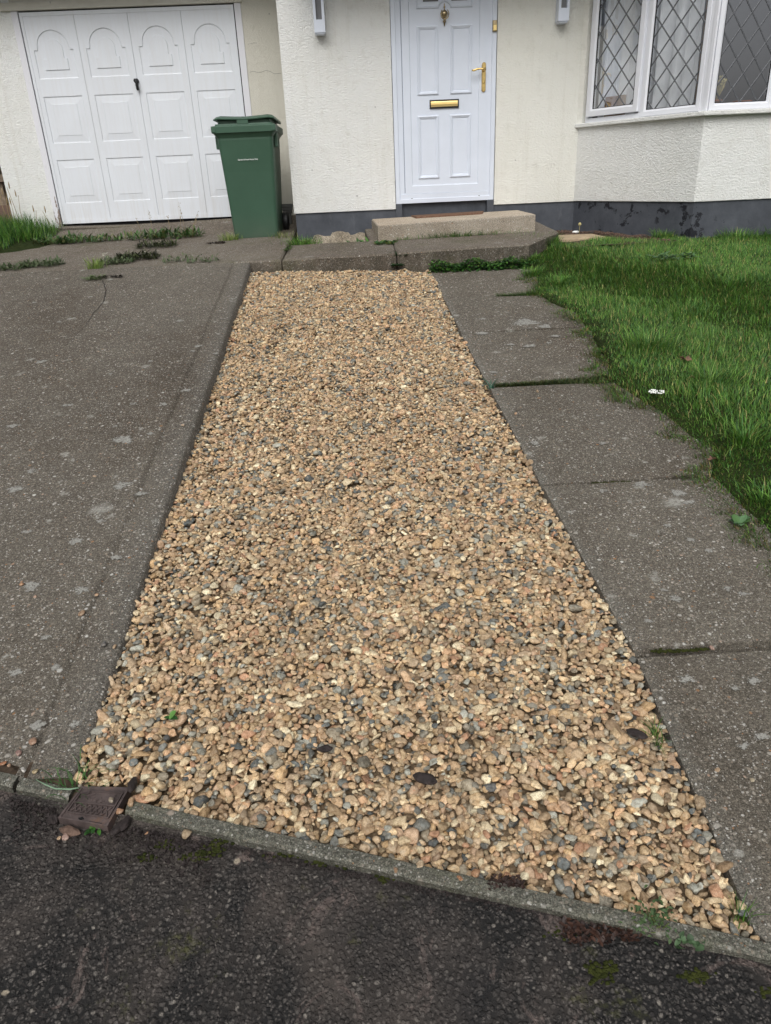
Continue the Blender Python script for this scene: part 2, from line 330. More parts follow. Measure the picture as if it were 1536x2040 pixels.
# ------------------------------------------------------------------ mesh helpers (eye frame in, world out)
class MB:
    def __init__(s): s.v = []; s.f = []; s.smooth = []; s.c = []; s.cname = 'col'
    def add(s, vs_, fs, smooth=False, col=None):
        o = len(s.v); s.v += [tuple(map(float, p)) for p in vs_]; s.f += [tuple(i+o for i in f) for f in fs]
        s.smooth += [smooth]*len(fs)
        if col is not None:
            while len(s.c) < o: s.c.append((1, 1, 1, 1))
            s.c += [col]*len(vs_)
    def box(s, x0, x1, y0, y1, z0, z1, f=None):
        p = [(x, y, z) for z in (z0, z1) for y in (y0, y1) for x in (x0, x1)]
        if f: p = [f(*q) for q in p]
        s.add(p, [(0, 2, 3, 1), (4, 5, 7, 6), (0, 1, 5, 4), (2, 6, 7, 3), (0, 4, 6, 2), (1, 3, 7, 5)])
    def hexa(s, bot, top):
        n = len(bot); fs = [tuple(range(n-1, -1, -1)), tuple(range(n, 2*n))]
        fs += [(i, (i+1) % n, n+(i+1) % n, n+i) for i in range(n)]
        s.add(list(bot)+list(top), fs)
    def tube(s, pts, r, n=8, f=None):
        rs = r if hasattr(r, '__len__') else [r]*len(pts); P = [Vector(p) for p in pts]; vs_ = []
        for i, p in enumerate(P):
            t = (P[min(i+1, len(P)-1)]-P[max(i-1, 0)]).normalized()
            a = t.cross(Vector((0, 0, 1)) if abs(t.z) < 0.9 else Vector((1, 0, 0))).normalized(); b = t.cross(a)
            for k in range(n):
                q = 2*math.pi*k/n; vs_.append(p+(a*math.cos(q)+b*math.sin(q))*rs[i])
        fs = [(i*n+k, i*n+(k+1) % n, (i+1)*n+(k+1) % n, (i+1)*n+k) for i in range(len(P)-1) for k in range(n)]
        fs += [tuple(range(n-1, -1, -1)), tuple((len(P)-1)*n+k for k in range(n))]
        s.add([f(*q) for q in vs_] if f else vs_, fs, True)
    def lathe(s, prof, cx, cy, cz, n=20, axis='Z', sy=1.0):
        vs_ = []; fs = []
        for r, h in prof:
            for k in range(n):
                q = 2*math.pi*k/n; a, b = r*math.cos(q), r*math.sin(q)
                vs_.append((cx+a, cy+b*sy, cz+h) if axis == 'Z' else ((cx+h, cy+a, cz+b) if axis == 'X' else (cx+a, cy+h, cz+b)))
        m_ = len(prof)
        fs = [(i*n+k, i*n+(k+1) % n, (i+1)*n+(k+1) % n, (i+1)*n+k) for i in range(m_-1) for k in range(n)]
        fs += [tuple(range(n-1, -1, -1)), tuple((m_-1)*n+k for k in range(n))]
        s.add(vs_, fs, True)
    def build(s, name, mat, parent=None, origin=None, bevel=0.0, recalc=True):
        if parent is not None: org = parent['_o']
        else: org = origin if origin is not None else (0, 0, -E)
        me = bpy.data.meshes.new(name)
        me.from_pydata([(p[0]-org[0], p[1]-org[1], p[2]-org[2]) for p in s.v], [], s.f)
        me.polygons.foreach_set('use_smooth', s.smooth)
        if s.c:
            while len(s.c) < len(s.v): s.c.append((1, 1, 1, 1))
            a = me.color_attributes.new(s.cname, 'FLOAT_COLOR', 'POINT'); a.data.foreach_set('color', [x for c in s.c for x in c])
        if recalc and len(s.f) < 20000:
            bm = bmesh.new(); bm.from_mesh(me); bmesh.ops.recalc_face_normals(bm, faces=bm.faces); bm.to_mesh(me); bm.free()
        me.materials.append(mat)
        o = bpy.data.objects.new(name, me); COL.objects.link(o)
        if parent is not None: o.parent = parent; o['_o'] = parent['_o']
        else: o.location = (org[0], org[1], org[2]+E); o['_o'] = list(org)
        if bevel:
            b = o.modifiers.new('bevel', 'BEVEL'); b.width = bevel; b.segments = 2; b.limit_method = 'ANGLE'; b.angle_limit = math.radians(40)
        return o
def tag(o, label, cat, group=None, kind=None):
    if label: o['label'] = label
    if cat: o['category'] = cat
    if group: o['group'] = group
    if kind: o['kind'] = kind
    return o
def thing(name, at, label, cat, group=None):
    o = bpy.data.objects.new(name, None); COL.objects.link(o); o.location = (at[0], at[1], at[2]+E); o['_o'] = list(map(float, at))
    o.empty_display_size = 0.1
    return tag(o, label, cat, group)
def struct(o, label): o['kind'] = 'structure'; o['label'] = label; return o
def inset(loop, d):
    """move a CCW 2-D loop inwards by d"""
    n = len(loop); out = []
    for i in range(n):
        a, b, c = Vector(loop[i-1]), Vector(loop[i]), Vector(loop[(i+1) % n])
        e1 = (b-a).normalized(); e2 = (c-b).normalized(); n1 = Vector((-e1.y, e1.x)); n2 = Vector((-e2.y, e2.x))
        m = n1+n2; m = m/max(0.25, m.dot(n1)) if m.length > 1e-6 else n1
        out.append(tuple(b+m*d))
    return out
def rings(mb, loops, f, cap=True):
    """bridge successive (loop, depth) pairs; f(u,v,depth)->xyz; caps the last"""
    n = len(loops[0][0]); vs_ = [f(u, v, d) for lp, d in loops for u, v in lp]
    fs = [(i*n+k, i*n+(k+1) % n, (i+1)*n+(k+1) % n, (i+1)*n+k) for i in range(len(loops)-1) for k in range(n)]
    if cap:
        o = (len(loops)-1)*n
        fs += [tuple(o+i for i in t) for t in tessellate_polygon([[Vector((u, v, 0)) for u, v in loops[-1][0]]])]
    mb.add(vs_, fs)
def plate(mb, outer, holes, f, d=0.0):
    allp = [outer]+holes; flat = [q for lp in allp for q in lp]
    tri = tessellate_polygon([[Vector((u, v, 0)) for u, v in lp] for lp in allp])
    mb.add([f(u, v, d) for u, v in flat], [tuple(t) for t in tri])
def rect(x0, x1, z0, z1): return [(x0, z0), (x1, z0), (x1, z1), (x0, z1)]

# ------------------------------------------------------------------ planes of the plot
G = (-0.74-0.1228*6.25, 0.1228, 0.0)            # gravel / path / kerb plane
L = (-0.63-0.149*6.15, 0.149, 0.0)              # drive slab plane
A = (-0.60-0.055*6.25, 0.055, 0.012)            # apron in front of the house
zp = lambda pl, x, y: pl[0]+pl[1]*y+pl[2]*x
HY, GY = 7.90, 8.82                             # house front, garage door
KB = lambda x: 1.436-0.309*(x+0.97)             # kerb's inner line (Y at X)

# ------------------------------------------------------------------ ground, road, drive, path, apron
mb = MB()
ys = [-80, -14, -3, 6.3, 9.5, 80]; zs = [-1.98, -1.98, -1.98, -0.86, -0.70, -0.60]
xs = [-80, -8, -4, 0, 4, 8, 80]
vv = [(x, y, z) for y, z in zip(ys, zs) for x in xs]
mb.add(vv, [(j*7+i, j*7+i+1, (j+1)*7+i+1, (j+1)*7+i) for j in range(5) for i in range(6)])
struct(mb.build('ground', M['thatch']), 'rough ground sheet under the whole plot')

def grid_sheet(mb, xf, yf, nx, ny, zf):
    vs_ = []
    for j in range(ny+1):
        for i in range(nx+1):
            x, y = xf(i/nx, j/ny), yf(i/nx, j/ny); vs_.append((x, y, zf(x, y)))
    mb.add(vs_, [(j*(nx+1)+i, j*(nx+1)+i+1, (j+1)*(nx+1)+i+1, (j+1)*(nx+1)+i) for j in range(ny) for i in range(nx)], True)
nz = lambda x, y, s, k=0.0: noise.noise(Vector((x*s, y*s, k)))
# road: worn asphalt, dips slightly away from the kerb
mb = MB()
def road_z(x, y):
    z = zp(G, x, max(y, -3.2))-0.017 + 0.006*nz(x, y, 2.5) + 0.004*nz(x, y, 9)
    hole = math.exp(-(((x+0.66)/0.10)**2+((y-1.22)/0.05)**2))*0.02
    return z-hole
kb_out = lambda x: KB(x)-0.036
grid_sheet(mb, lambda a, b: -2.4+5.2*a, lambda a, b: kb_out(-2.4+5.2*a)+0.003-(1-b)*2.2, 150, 60, road_z)
struct(mb.build('road', M['asphalt'], recalc=False), 'worn black asphalt in front of the kerb')
mb = MB(); mb.add([(-30, -12, -1.93), (30, -12, -1.93), (30, -1.0, -1.76), (-30, -1.0, -1.76)], [(0, 1, 2, 3)])
struct(mb.build('road', M['asphalt'], recalc=False), 'asphalt road behind the viewpoint')

# kerb: concrete edging in lengths
mb = MB()
def kerb_len(x0, x1, w=0.039, dz=0.0):
    n = max(2, int((x1-x0)/0.05)); secs = []
    for i in range(n+1):
        x = x0+(x1-x0)*i/n; yi = KB(x); wob = 0.004*nz(x, 3, 14)+0.003*nz(x, 5, 40)-0.006*max(0, nz(x, 9, 7)-0.35); zz = zp(G, x, yi)+0.002+dz+0.002*nz(x, 7, 10)
        dx, dy = 0.295, 0.955
        prof = [(0, -0.12), (0, -0.006), (0.006, 0.0), (w-0.008+wob, -0.001), (w+wob, -0.008), (w+wob, -0.12)]
        secs.append([(x-dx*a*0.3, yi-dy*a, zz+h) for a, h in prof])
    vs_ = [q for s_ in secs for q in s_]; m_ = 6
    fs = [(i*m_+k, i*m_+k+1, (i+1)*m_+k+1, (i+1)*m_+k) for i in range(n) for k in range(m_-1)]
    fs += [tuple(range(m_)), tuple(n*m_+k for k in range(m_-1, -1, -1))]
    mb.add(vs_, fs)
kerb_len(-2.6, -1.78); kerb_len(-1.77, -0.915); kerb_len(-0.905, -0.765, dz=-0.003); kerb_len(-0.615, 0.934); kerb_len(0.937, 2.6)
struct(mb.build('kerb', M['kerb']), 'narrow mossy concrete kerb between asphalt and gravel')

mb = MB(); xs_ = [-2.6+1.86*i/30 for i in range(31)]
mb.add([(x, KB(x)+d, zp(G, x, KB(x)+d)-0.014+0.004*nz(x, d, 20)) for x in xs_ for d in (-0.03, 0.02, 0.07)], [(3*i+k, 3*i+k+1, 3*i+k+4, 3*i+k+3) for i in range(30) for k in range(2)], True)
struct(mb.build('soil', M['soil'], recalc=False), 'soil packed in the joint between drive and kerb')
# left drive slab with its trowelled edge
def edge_x(y): return -0.862+(6.2-y)*0.0181+0.006*nz(1, y, 1.3)
mb = MB(); me_ = MB()
ny = 120; prof = [-4.2, -3.2, -2.3, -1.5, -0.9, -0.5, -0.24, -0.150]
def slabz(x, y): return zp(L, x, y)+0.006*nz(x, y, 0.9, 3)+0.002*nz(x, y, 5, 3)
rows = []; rows2 = []
for j in range(ny+1):
    b = j/ny; r1 = []
    for p_ in prof:
        xe = edge_x(3.5)+p_
        y0 = KB(xe)+0.012+0.01*nz(xe, 1, 6); y1 = 6.262+0.02*nz(xe, 5, 2.2)
        y = y0+(y1-y0)*b; r1.append((edge_x(y)+p_, y, slabz(edge_x(y)+p_, y)))
    rows.append(r1)
    y0 = KB(-0.78)+0.03; y1 = 6.255; y = y0+(y1-y0)*b; ex = edge_x(y); chip = max(0, nz(2, y, 6)-0.25)*0.03
    q = [(-0.150, 0), (-0.140, -0.002), (-0.134, -0.011), (-0.126, -0.011), (-0.119, -0.004), (-0.06, -0.003), (-0.012-chip, -0.005), (0.0-chip*0.6, -0.016), (0.004, -0.19)]
    rows2.append([(ex+a, y, slabz(ex-0.15, y)+h) for a, h in q])
for R_, B_ in ((rows, mb), (rows2, me_)):
    m_ = len(R_[0]); B_.add([p for r in R_ for p in r], [(j*m_+i, j*m_+i+1, (j+1)*m_+i+1, (j+1)*m_+i) for j in range(ny) for i in range(m_-1)], True)
    B_.c = [(max(0.0, edge_x(p[1])-p[0]), 0.5, 0, 1) for p in B_.v]; B_.cname = 'edge'
dr = thing('driveway', (0, 0, -E), None, None); dr['kind'] = 'structure'; dr['label'] = 'dark weathered concrete drive in front of the garage'
mb.build('slab', M['drive'], dr, recalc=False); me_.build('edge_strip', M['drive'], dr, recalc=False)
# the crack
mb = MB(); pts = []
cp = [(205, 560), (212, 580), (207, 603), (186, 625), (170, 650), (150, 672), (128, 692)]
for (a, b), (c, d) in zip(cp, cp[1:]):
    for k in range(5): pts.append((a+(c-a)*k/5+rnd.uniform(-1.2, 1.2), b+(d-b)*k/5))
W3 = [on(x, y, L) for x, y in pts]
for i in range(len(W3)-1):
    p, q = W3[i], W3[i+1]; w = (0.0030*(1-i/len(W3))+0.0008)*(0.6+0.8*abs(nz(i, 1, 0.9)))
    zz = lambda v: slabz(v[0], v[1])+0.0035
    mb.add([(p[0]-w, p[1], zz(p)), (p[0]+w, p[1], zz(p)), (q[0]+w, q[1], zz(q)), (q[0]-w, q[1], zz(q))], [(0, 1, 2, 3)])
mb.build('crack', M['rubber'], dr)

# right path: cast slabs with joints
pth = thing('path', (0, 0, -E), None, None); pth['kind'] = 'structure'; pth['label'] = 'row of dark concrete path slabs between gravel and lawn'
def pxl(y): return float(np.interp(y, [0.9, 1.72, 2.71, 3.75, 5.0, 6.34], [0.722, 0.751, 0.706, 0.667, 0.630, 0.600]))
mb = MB(); PT = [0.55, 0.42, 0.62, 0.35, 0.58, 0.48]; pc_ = []
tilt = [0.0, 0.004, -0.003, 0.0, 0.003, -0.002, 0.004]
ends = [(6.33, 5.409), (5.393, 4.642), (4.634, 3.80), (3.735, 2.720), (2.694, 1.738), (1.706, 0.0)]
for k, (y1, y0) in enumerate(ends):
    nx, nyy = 14, 22; vs_ = []
    for j in range(nyy+1):
        for i in range(nx+1):
            xr = 1.9; a = i/nx; t = j/nyy
            yb = y0 if k < 5 else KB(0.70+a*1.2)+0.012
            y = yb+(y1-yb)*t + 0.006*nz(a*3, k, 2)*(1 if 0 < t < 1 else 0.6)
            xl = pxl(y)+0.004*nz(k, y, 9); x = xl+(xr-xl)*a**1.6
            dz = tilt[k]+0.004*nz(x, y, 1.2, k); ed = -0.007 if (i == 0) else (-0.004 if j in (0, nyy) else 0)
            vs_.append((x, y, zp(G, x, y)+dz+ed))
    fs = [(j*(nx+1)+i, j*(nx+1)+i+1, (j+1)*(nx+1)+i+1, (j+1)*(nx+1)+i) for j in range(nyy) for i in range(nx)]
    n0 = len(vs_)
    lft = [j*(nx+1) for j in range(nyy+1)]; frt = list(range(nx+1)); bck = [nyy*(nx+1)+i for i in range(nx+1)]
    extra = []
    for idx in (lft, frt, bck):
        s0 = n0+len(extra); extra += [(vs_[i][0], vs_[i][1], vs_[i][2]-0.12) for i in idx]
        fs += [(idx[q], idx[q+1], s0+q+1, s0+q) for q in range(len(idx)-1)]
    mb.add(vs_+extra, fs, False); pc_ += [PT[k]]*len(vs_+extra)
mb.c = [(max(0.0, p[0]-pxl(p[1])), q, 0, 1) for p, q in zip(mb.v, pc_)]; mb.cname = 'edge'; mb.build('slab', M['path'], pth)
# pale lichen crusts growing on the concrete
def lichen_mat():
    m = N('pale_lichen', 0.95, 0.1)
    n1 = m.noise(190, 5, 0.8); n2 = m.noise(55, 5, 0.75)
    m.col(m.ramp(n1, (0.34, (0.16, 0.15, 0.13, 1)), (0.46, (0.28, 0.275, 0.25, 1)), (0.7, (0.42, 0.415, 0.38, 1))))
    k = m.math('ADD', m.sep(m.attr('fade'))[0], m.math('MULTIPLY', m.math('SUBTRACT', m.math('ADD', n1, n2), 1.0), 2.6))
    tr = m.n.new('ShaderNodeBsdfTransparent'); mx = m.n.new('ShaderNodeMixShader'); m.link(m.ramp(k, (0.30, 0.0), (0.75, 0.85)), mx.inputs[0])
    m.link(tr.outputs[0], mx.inputs[1]); m.link(m.b.outputs[0], mx.inputs[2]); m.link(mx.outputs[0], m.n['Material Output'].inputs[0]); return m.m
M['lichen'] = lichen_mat()
def crust(b, px, py, pl, w, zf):
    c = on(px, py, pl); n = 40; sd_ = px*0.37; R0 = w/1450.0*math.hypot(c[1], c[2])*0.56; ax = 0.62+0.3*abs(nz(sd_, 1, 1.3)); ring = []
    for k in range(n):
        t = 2*math.pi*k/n; q = R0*(1+0.75*noise.noise(Vector((math.cos(t)*1.3+sd_, math.sin(t)*1.3, 3)))+0.5*noise.noise(Vector((math.cos(t)*4+sd_, math.sin(t)*4, 9))))
        ring.append((c[0]+q*math.cos(t), c[1]+q*ax*math.sin(t)))
    o = len(b.v)
    b.add([(x, y, zf(x, y)+0.0016) for x, y in ring]+[(c[0]+(x-c[0])*0.6, c[1]+(y-c[1])*0.6, zf(x, y)+0.0018) for x, y in ring]+[(c[0], c[1], zf(c[0], c[1])+0.002)],
          [(k, (k+1) % n, n+(k+1) % n, n+k) for k in range(n)]+[(n+k, n+(k+1) % n, 2*n) for k in range(n)], True)
    b.c += [(0, 0, 0, 1)]*n+[(0.75, 0, 0, 1)]*n+[(0.95, 0, 0, 1)]; b.cname = 'fade'
b = MB(); zfp = lambda x, y: zp(G, x, y)+0.0045
for px, py, w in ((1050, 647, 66), (1083, 652, 30), (962, 666, 24), (962, 637, 15), (1056, 691, 24), (1018, 688, 17), (1107, 671, 20), (1094, 685, 13), (985, 744, 18), (1280, 967, 30), (1352, 985, 34), (1372, 1003, 22), (1345, 1195, 26), (1322, 1178, 14), (1366, 1356, 30), (1330, 1050, 18), (1376, 1078, 22), (1412, 1100, 18), (1450, 1175, 20), (1478, 1185, 22), (1500, 1360, 30), (1465, 1375, 22), (1520, 1470, 26), (1200, 980, 20), (1192, 830, 12), (1480, 1490, 22), (1290, 1240, 20), (1065, 885, 22), (1200, 885, 18)): crust(b, px, py, G, w, zfp)
b.build('lichen', M['lichen'], pth, recalc=False)
b = MB(); zfd = lambda x, y: slabz(x, y)+0.0012
for px, py, w in ((250, 877, 40), (242, 968, 34), (150, 1080, 32), (165, 1176, 34), (66, 1168, 40), (232, 1112, 26), (265, 805, 18), (371, 778, 22), (327, 806, 18), (80, 722, 22), (137, 808, 20), (26, 850, 26), (30, 975, 34), (62, 940, 24), (300, 865, 18), (357, 640, 16), (68, 603, 12), (180, 592, 10), (118, 642, 12), (430, 705, 14), (395, 690, 16), (384, 700, 12), (75, 1445, 30), (150, 1442, 26), (30, 1340, 26), (110, 1330, 22), (200, 1040, 20), (280, 985, 26), (90, 1270, 20), (220, 745, 14), (300, 720, 12), (230, 850, 12), (52, 1060, 20)): crust(b, px, py, L, w, zfd)
b.build('lichen', M['lichen'], dr, recalc=False)

# apron along the house
ap = thing('apron', (0, 0, -E), None, None); ap['kind'] = 'structure'; ap['label'] = 'raised old concrete strip along the foot of the house'
def apron_part(poly, name='slab', lift=0.0, depth=0.26):
    bt = []; tp = []
    P2 = []
    for (x0, y0), (x1, y1) in zip(poly, poly[1:]+poly[:1]):
        n = max(1, int(math.hypot(x1-x0, y1-y0)/0.04))
        for k in range(n): P2.append((x0+(x1-x0)*k/n, y0+(y1-y0)*k/n))
    P3 = [(x+0.003*nz(x, y, 7, 1), y+0.012*nz(x, y, 7, 2)+0.009*nz(x, y, 24, 2)) for x, y in P2]
    inn = inset(P3, 0.012); b = MB()
    z = lambda x, y: (zp(A, x, y) if y < 8.2 else zp(A, x, y)+(y-8.2)*0.16)+lift+0.004*nz(x, y, 2, 5)
    f = lambda u, v, d: (u, v, z(u, v)+d)
    rings(b, [(P3, -depth), (P3, -0.012), (inn, 0.0)], f)
    return b
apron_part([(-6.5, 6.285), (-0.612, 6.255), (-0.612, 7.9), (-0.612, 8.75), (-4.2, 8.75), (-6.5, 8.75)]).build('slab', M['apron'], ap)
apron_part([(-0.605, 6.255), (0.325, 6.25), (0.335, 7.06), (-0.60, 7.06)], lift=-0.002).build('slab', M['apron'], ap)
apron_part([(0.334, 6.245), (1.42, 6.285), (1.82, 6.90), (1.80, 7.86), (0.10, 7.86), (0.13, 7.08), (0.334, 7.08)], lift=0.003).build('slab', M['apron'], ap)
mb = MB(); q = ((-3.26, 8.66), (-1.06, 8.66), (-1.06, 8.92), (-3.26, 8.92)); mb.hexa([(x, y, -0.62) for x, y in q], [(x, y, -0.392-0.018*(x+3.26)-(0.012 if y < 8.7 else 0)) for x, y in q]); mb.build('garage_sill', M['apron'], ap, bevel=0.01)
# soil strips at the foot of the wall
mb = MB(); grid_sheet(mb, lambda a, b: 1.78+3.4*a, lambda a, b: 6.6+1.36*b, 20, 10, lambda x, y: -0.635+0.02*nz(x, y, 6)+0.02*(y-7))
struct(mb.build('soil', M['soil'], recalc=False), 'brown bark and soil strip along the house wall')
mb = MB(); grid_sheet(mb, lambda a, b: -0.62+0.80*a, lambda a, b: 7.02+0.90*b, 10, 8, lambda x, y: -0.655+0.015*nz(x, y, 9))
struct(mb.build('soil', M['soil'], recalc=False), 'bare soil gap between apron and blue plinth')

# ------------------------------------------------------------------ HOUSE
house = thing('house', (0.9, HY, -0.60), 'cream rendered house with white garage door, white front door and leaded bay window', 'house')
def wall_with_hole(mb, x0, x1, z0, z1, holes, y0, y1):
    f = lambda u, v, d: (u, y0+d, v)
    plate(mb, rect(x0, x1, z0, z1), [rect(*h) for h in holes], f)
    o = rect(x0, x1, z0, z1); rings(mb, [(o, 0.0), (o, y1-y0)], f, cap=False)
    for h in holes: rings(mb, [(rect(*h), 0.0), (rect(*h), y1-y0)], f, cap=False)
DX, DZ = 0.428, -0.29                             # door frame's lower left corner
zt = 2.05
mb = MB(); wall_with_hole(mb, -0.597, DX-0.006, -0.336, zt, [], HY, HY+0.26); mb.build('front_wall', M['render_white'], house, bevel=0.004)
mb = MB(); wall_with_hole(mb, DX+0.984, 2.235, -0.336, zt, [], HY, HY+0.26); mb.build('front_wall', M['render_cream'], house, bevel=0.004)
mb = MB(); mb.box(DX-0.006, DX+0.984, HY+0.001, HY+0.26, DZ+2.09, zt-0.001); mb.build('front_wall', M['render_cream'], house)
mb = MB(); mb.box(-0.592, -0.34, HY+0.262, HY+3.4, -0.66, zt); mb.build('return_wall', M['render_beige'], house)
# plinth
mb = MB(); mb.box(-0.585, DX-0.004, HY+0.016, HY+0.25, -0.66, -0.338); mb.build('plinth', M['plinth'], house)
mb = MB(); mb.box(DX+0.982, 2.235, HY+0.016, HY+0.25, -0.70, -0.338); mb.build('plinth', M['plinth'], house)
mb = MB()
pts = [(-0.56, -0.66), (0.17, -0.66), (0.17, -0.52)]
xsn = [0.17-0.73*i/40 for i in range(1, 41)]
pts += [(x, -0.560+0.03*max(0, nz(x, 0, 9)+0.2)+(0.026 if -0.24 < x < -0.06 else 0)-(0.03 if x < -0.42 else 0)) for x in xsn]
f = lambda u, v, d: (u, HY+0.012+d, v)
rings(mb, [(pts, 0.10), (pts, 0.0)], f); mb.build('footing', M['footing'], house)
# bay: 60-degree splay
P0 = np.array([2.22, HY]); P1 = np.array([2.93, 6.70]); P2_ = np.array([5.6, 6.70])
ub = (P1-P0)/np.linalg.norm(P1-P0); nb = np.array([ub[1], -ub[0]]); LB = float(np.linalg.norm(P1-P0))   # nb points outwards
if nb[0] > 0: nb = -nb
def bayf(u, v, d): q = P0+ub*u-nb*d; return (q[0], q[1], v)     # d > 0 goes into the wall
def frf(u, v, d): return (u, 6.70+d, v)
mb = MB()
out = lambda e: [tuple(P0-ub*0.02+nb*e), tuple(P1+np.array([-0.577*e, -e])), (5.6, 6.70-e)]
o_ = out(0.0); i_ = [(2.45, HY), (3.07, 6.93), (5.6, 6.93)]
lo = [(x, y, -0.336) for x, y in o_+i_[::-1]]; hi = [(x, y, 0.325) for x, y in o_+i_[::-1]]
mb.hexa(lo, hi); mb.build('bay_wall', M['render_bay'], house, bevel=0.004)
o2 = out(-0.016); mb = MB(); mb.hexa([(x, y, -0.78) for x, y in o2+i_[::-1]], [(x, y, -0.338) for x, y in o2+i_[::-1]]); mb.build('plinth', M['plinth_peel'], house)
# bay sill
o3 = out(0.055); o3[0] = tuple(P0-ub*0.075+nb*0.03)
sill = MB(); sill.hexa([(x, y, 0.318) for x, y in o3+i_[::-1]], [(x, y, 0.352) for x, y in o3+i_[::-1]])
win = MB()
def frame_bar(f, x0, x1, z0, z1, d0, d1, b=win):
    p = [f(u, v, d) for d in (d0, d1) for (u, v) in rect(x0, x1, z0, z1)]
    b.add(p, [(0, 1, 2, 3), (7, 6, 5, 4), (0, 4, 5, 1), (1, 5, 6, 2), (2, 6, 7, 3), (3, 7, 4, 0)])
ZT = 1.72
def light(f, x0, x1, z0, z1, w, d0, d1, mbx):
    """a sash: four bars with a chamfered inner bead"""
    oo = rect(x0, x1, z0, z1); rings(mbx, [(oo, d1), (oo, d0), (inset(oo, w*0.72), d0), (inset(oo, w), d0+0.014), (inset(oo, w), d1)], f, cap=False)
# outer frame of the splay
frame_bar(bayf, 0.062, 0.090, 0.352, ZT, 0.020, 0.09); frame_bar(bayf, 0.090, 1.352, 0.352, 0.392, 0.022, 0.09)
frame_bar(bayf, 0.690, 0.716, 0.392, ZT, 0.021, 0.09)
light(bayf, 0.090, 0.690, 0.404, ZT-0.05, 0.062, -0.004, 0.05, win)
light(bayf, 0.716, 1.320, 0.360, ZT-0.05, 0.050, 0.012, 0.06, win)
frame_bar(bayf, 1.320, 1.352, 0.353, ZT, 0.018, 0.09)
frame_bar(bayf, 0.062, 1.352, ZT, ZT+0.05, 0.019, 0.09)
# corner post and front frame
cpst = [tuple(P1-ub*0.036+nb*(-0.014)), tuple(P1+np.array([-0.577*-0.012, 0.012])), (P1[0]+0.022, 6.714), (P1[0]+0.05, 6.80), (P1[0]-0.02, 6.80)]
win.hexa([(x, y, 0.353) for x, y in cpst], [(x, y, ZT+0.05) for x, y in cpst])
for k in range(3):
    x0 = 2.958+k*0.545
    light(frf, x0, x0+0.53, 0.356, ZT-0.05, 0.052, 0.014, 0.06, win)
    frame_bar(frf, x0+0.531, x0+0.544, 0.353, ZT, 0.020, 0.09)
frame_bar(frf, 2.953, 4.6, ZT-0.049, ZT+0.05, 0.022, 0.09)
fl = MB(); fl.hexa([(x, y, 0.352) for x, y in ((2.20, HY+0.001), (2.242, HY-0.028), (2.30, 7.90), (2.30, 8.1), (2.20, 8.1))], [(x, y, zt) for x, y in ((2.20, HY+0.001), (2.242, HY-0.028), (2.30, 7.90), (2.30, 8.1), (2.20, 8.1))]); fl.build('bay_return', M['render_cream'], house)
bw = win.build('bay_window', M['upvc_window'], house, bevel=0.003)
sill.build('window_sill', M['render_bay'], bw, bevel=0.006)
mb = MB(); mb.box(2.25, 5.6, 6.74, 7.9, ZT+0.051, zt+0.02, None); mb.build('bay_head', M['render_bay'], house)
# black gaskets + panes + lead
def pane(f, x0, x1, z0, z1, d, W_, H_, cx, cz, lw):
    b = MB(); g = rect(x0-0.004, x1+0.004, z0-0.004, z1+0.004); rings(b, [(g, d-0.004), (inset(g, 0.009), d-0.004), (inset(g, 0.009), d+0.01)], f, cap=False); b.build('gasket', M['rubber'], bw)
    b = MB(); b.add([f(u, v, d) for u, v in rect(x0, x1, z0, z1)], [(0, 1, 2, 3)]); b.build('pane', M['glass'], bw, recalc=False)
    b = MB(); sl_ = H_/W_
    for sgn in (1, -1):
        for k in range(-16, 17):
            # line z = cz + sgn*sl*(x-cx) + k*H
            segs = []
            for x in (x0, x1):
                z = cz+sgn*sl_*(x-cx)+k*H_
                if z0 <= z <= z1: segs.append((x, z))
            for z in (z0, z1):
                x = cx+(z-cz-k*H_)/(sgn*sl_)
                if x0 < x < x1: segs.append((x, z))
            if len(segs) < 2: continue
            (xa, za), (xb, zb) = segs[0], segs[1]; dx, dz = xb-xa, zb-za; l_ = math.hypot(dx, dz)
            if l_ < 0.01: continue
            nx_, nz_ = -dz/l_*lw, dx/l_*lw
            dd = d-0.0028 if sgn > 0 else d-0.0034
            b.add([f(xa+nx_, za+nz_, d-0.0005), f(xb+nx_, zb+nz_, d-0.0005), f(xb-nx_, zb-nz_, d-0.0005), f(xa-nx_, za-nz_, d-0.0005),
                   f(xa+nx_*.5, za+nz_*.5, dd), f(xb+nx_*.5, zb+nz_*.5, dd), f(xb-nx_*.5, zb-nz_*.5, dd), f(xa-nx_*.5, za-nz_*.5, dd)],
                  [(4, 5, 6, 7), (0, 1, 5, 4), (2, 3, 7, 6)])
    b.build('leading', M['lead'], bw, recalc=False)
pane(bayf, 0.152, 0.628, 0.466, ZT-0.112, 0.016, 0.19, 0.21, 0.275, 0.751, 0.0066)
pane(bayf, 0.766, 1.270, 0.410, ZT-0.10, 0.032, 0.19, 0.21, 0.275+0.57, 0.61, 0.0066)
for k in range(3):
    x0 = 2.958+k*0.545; pane(frf, x0+0.052, x0+0.478, 0.408, ZT-0.102, 0.034, 0.148, 0.208, 3.145, 0.511, 0.0064)
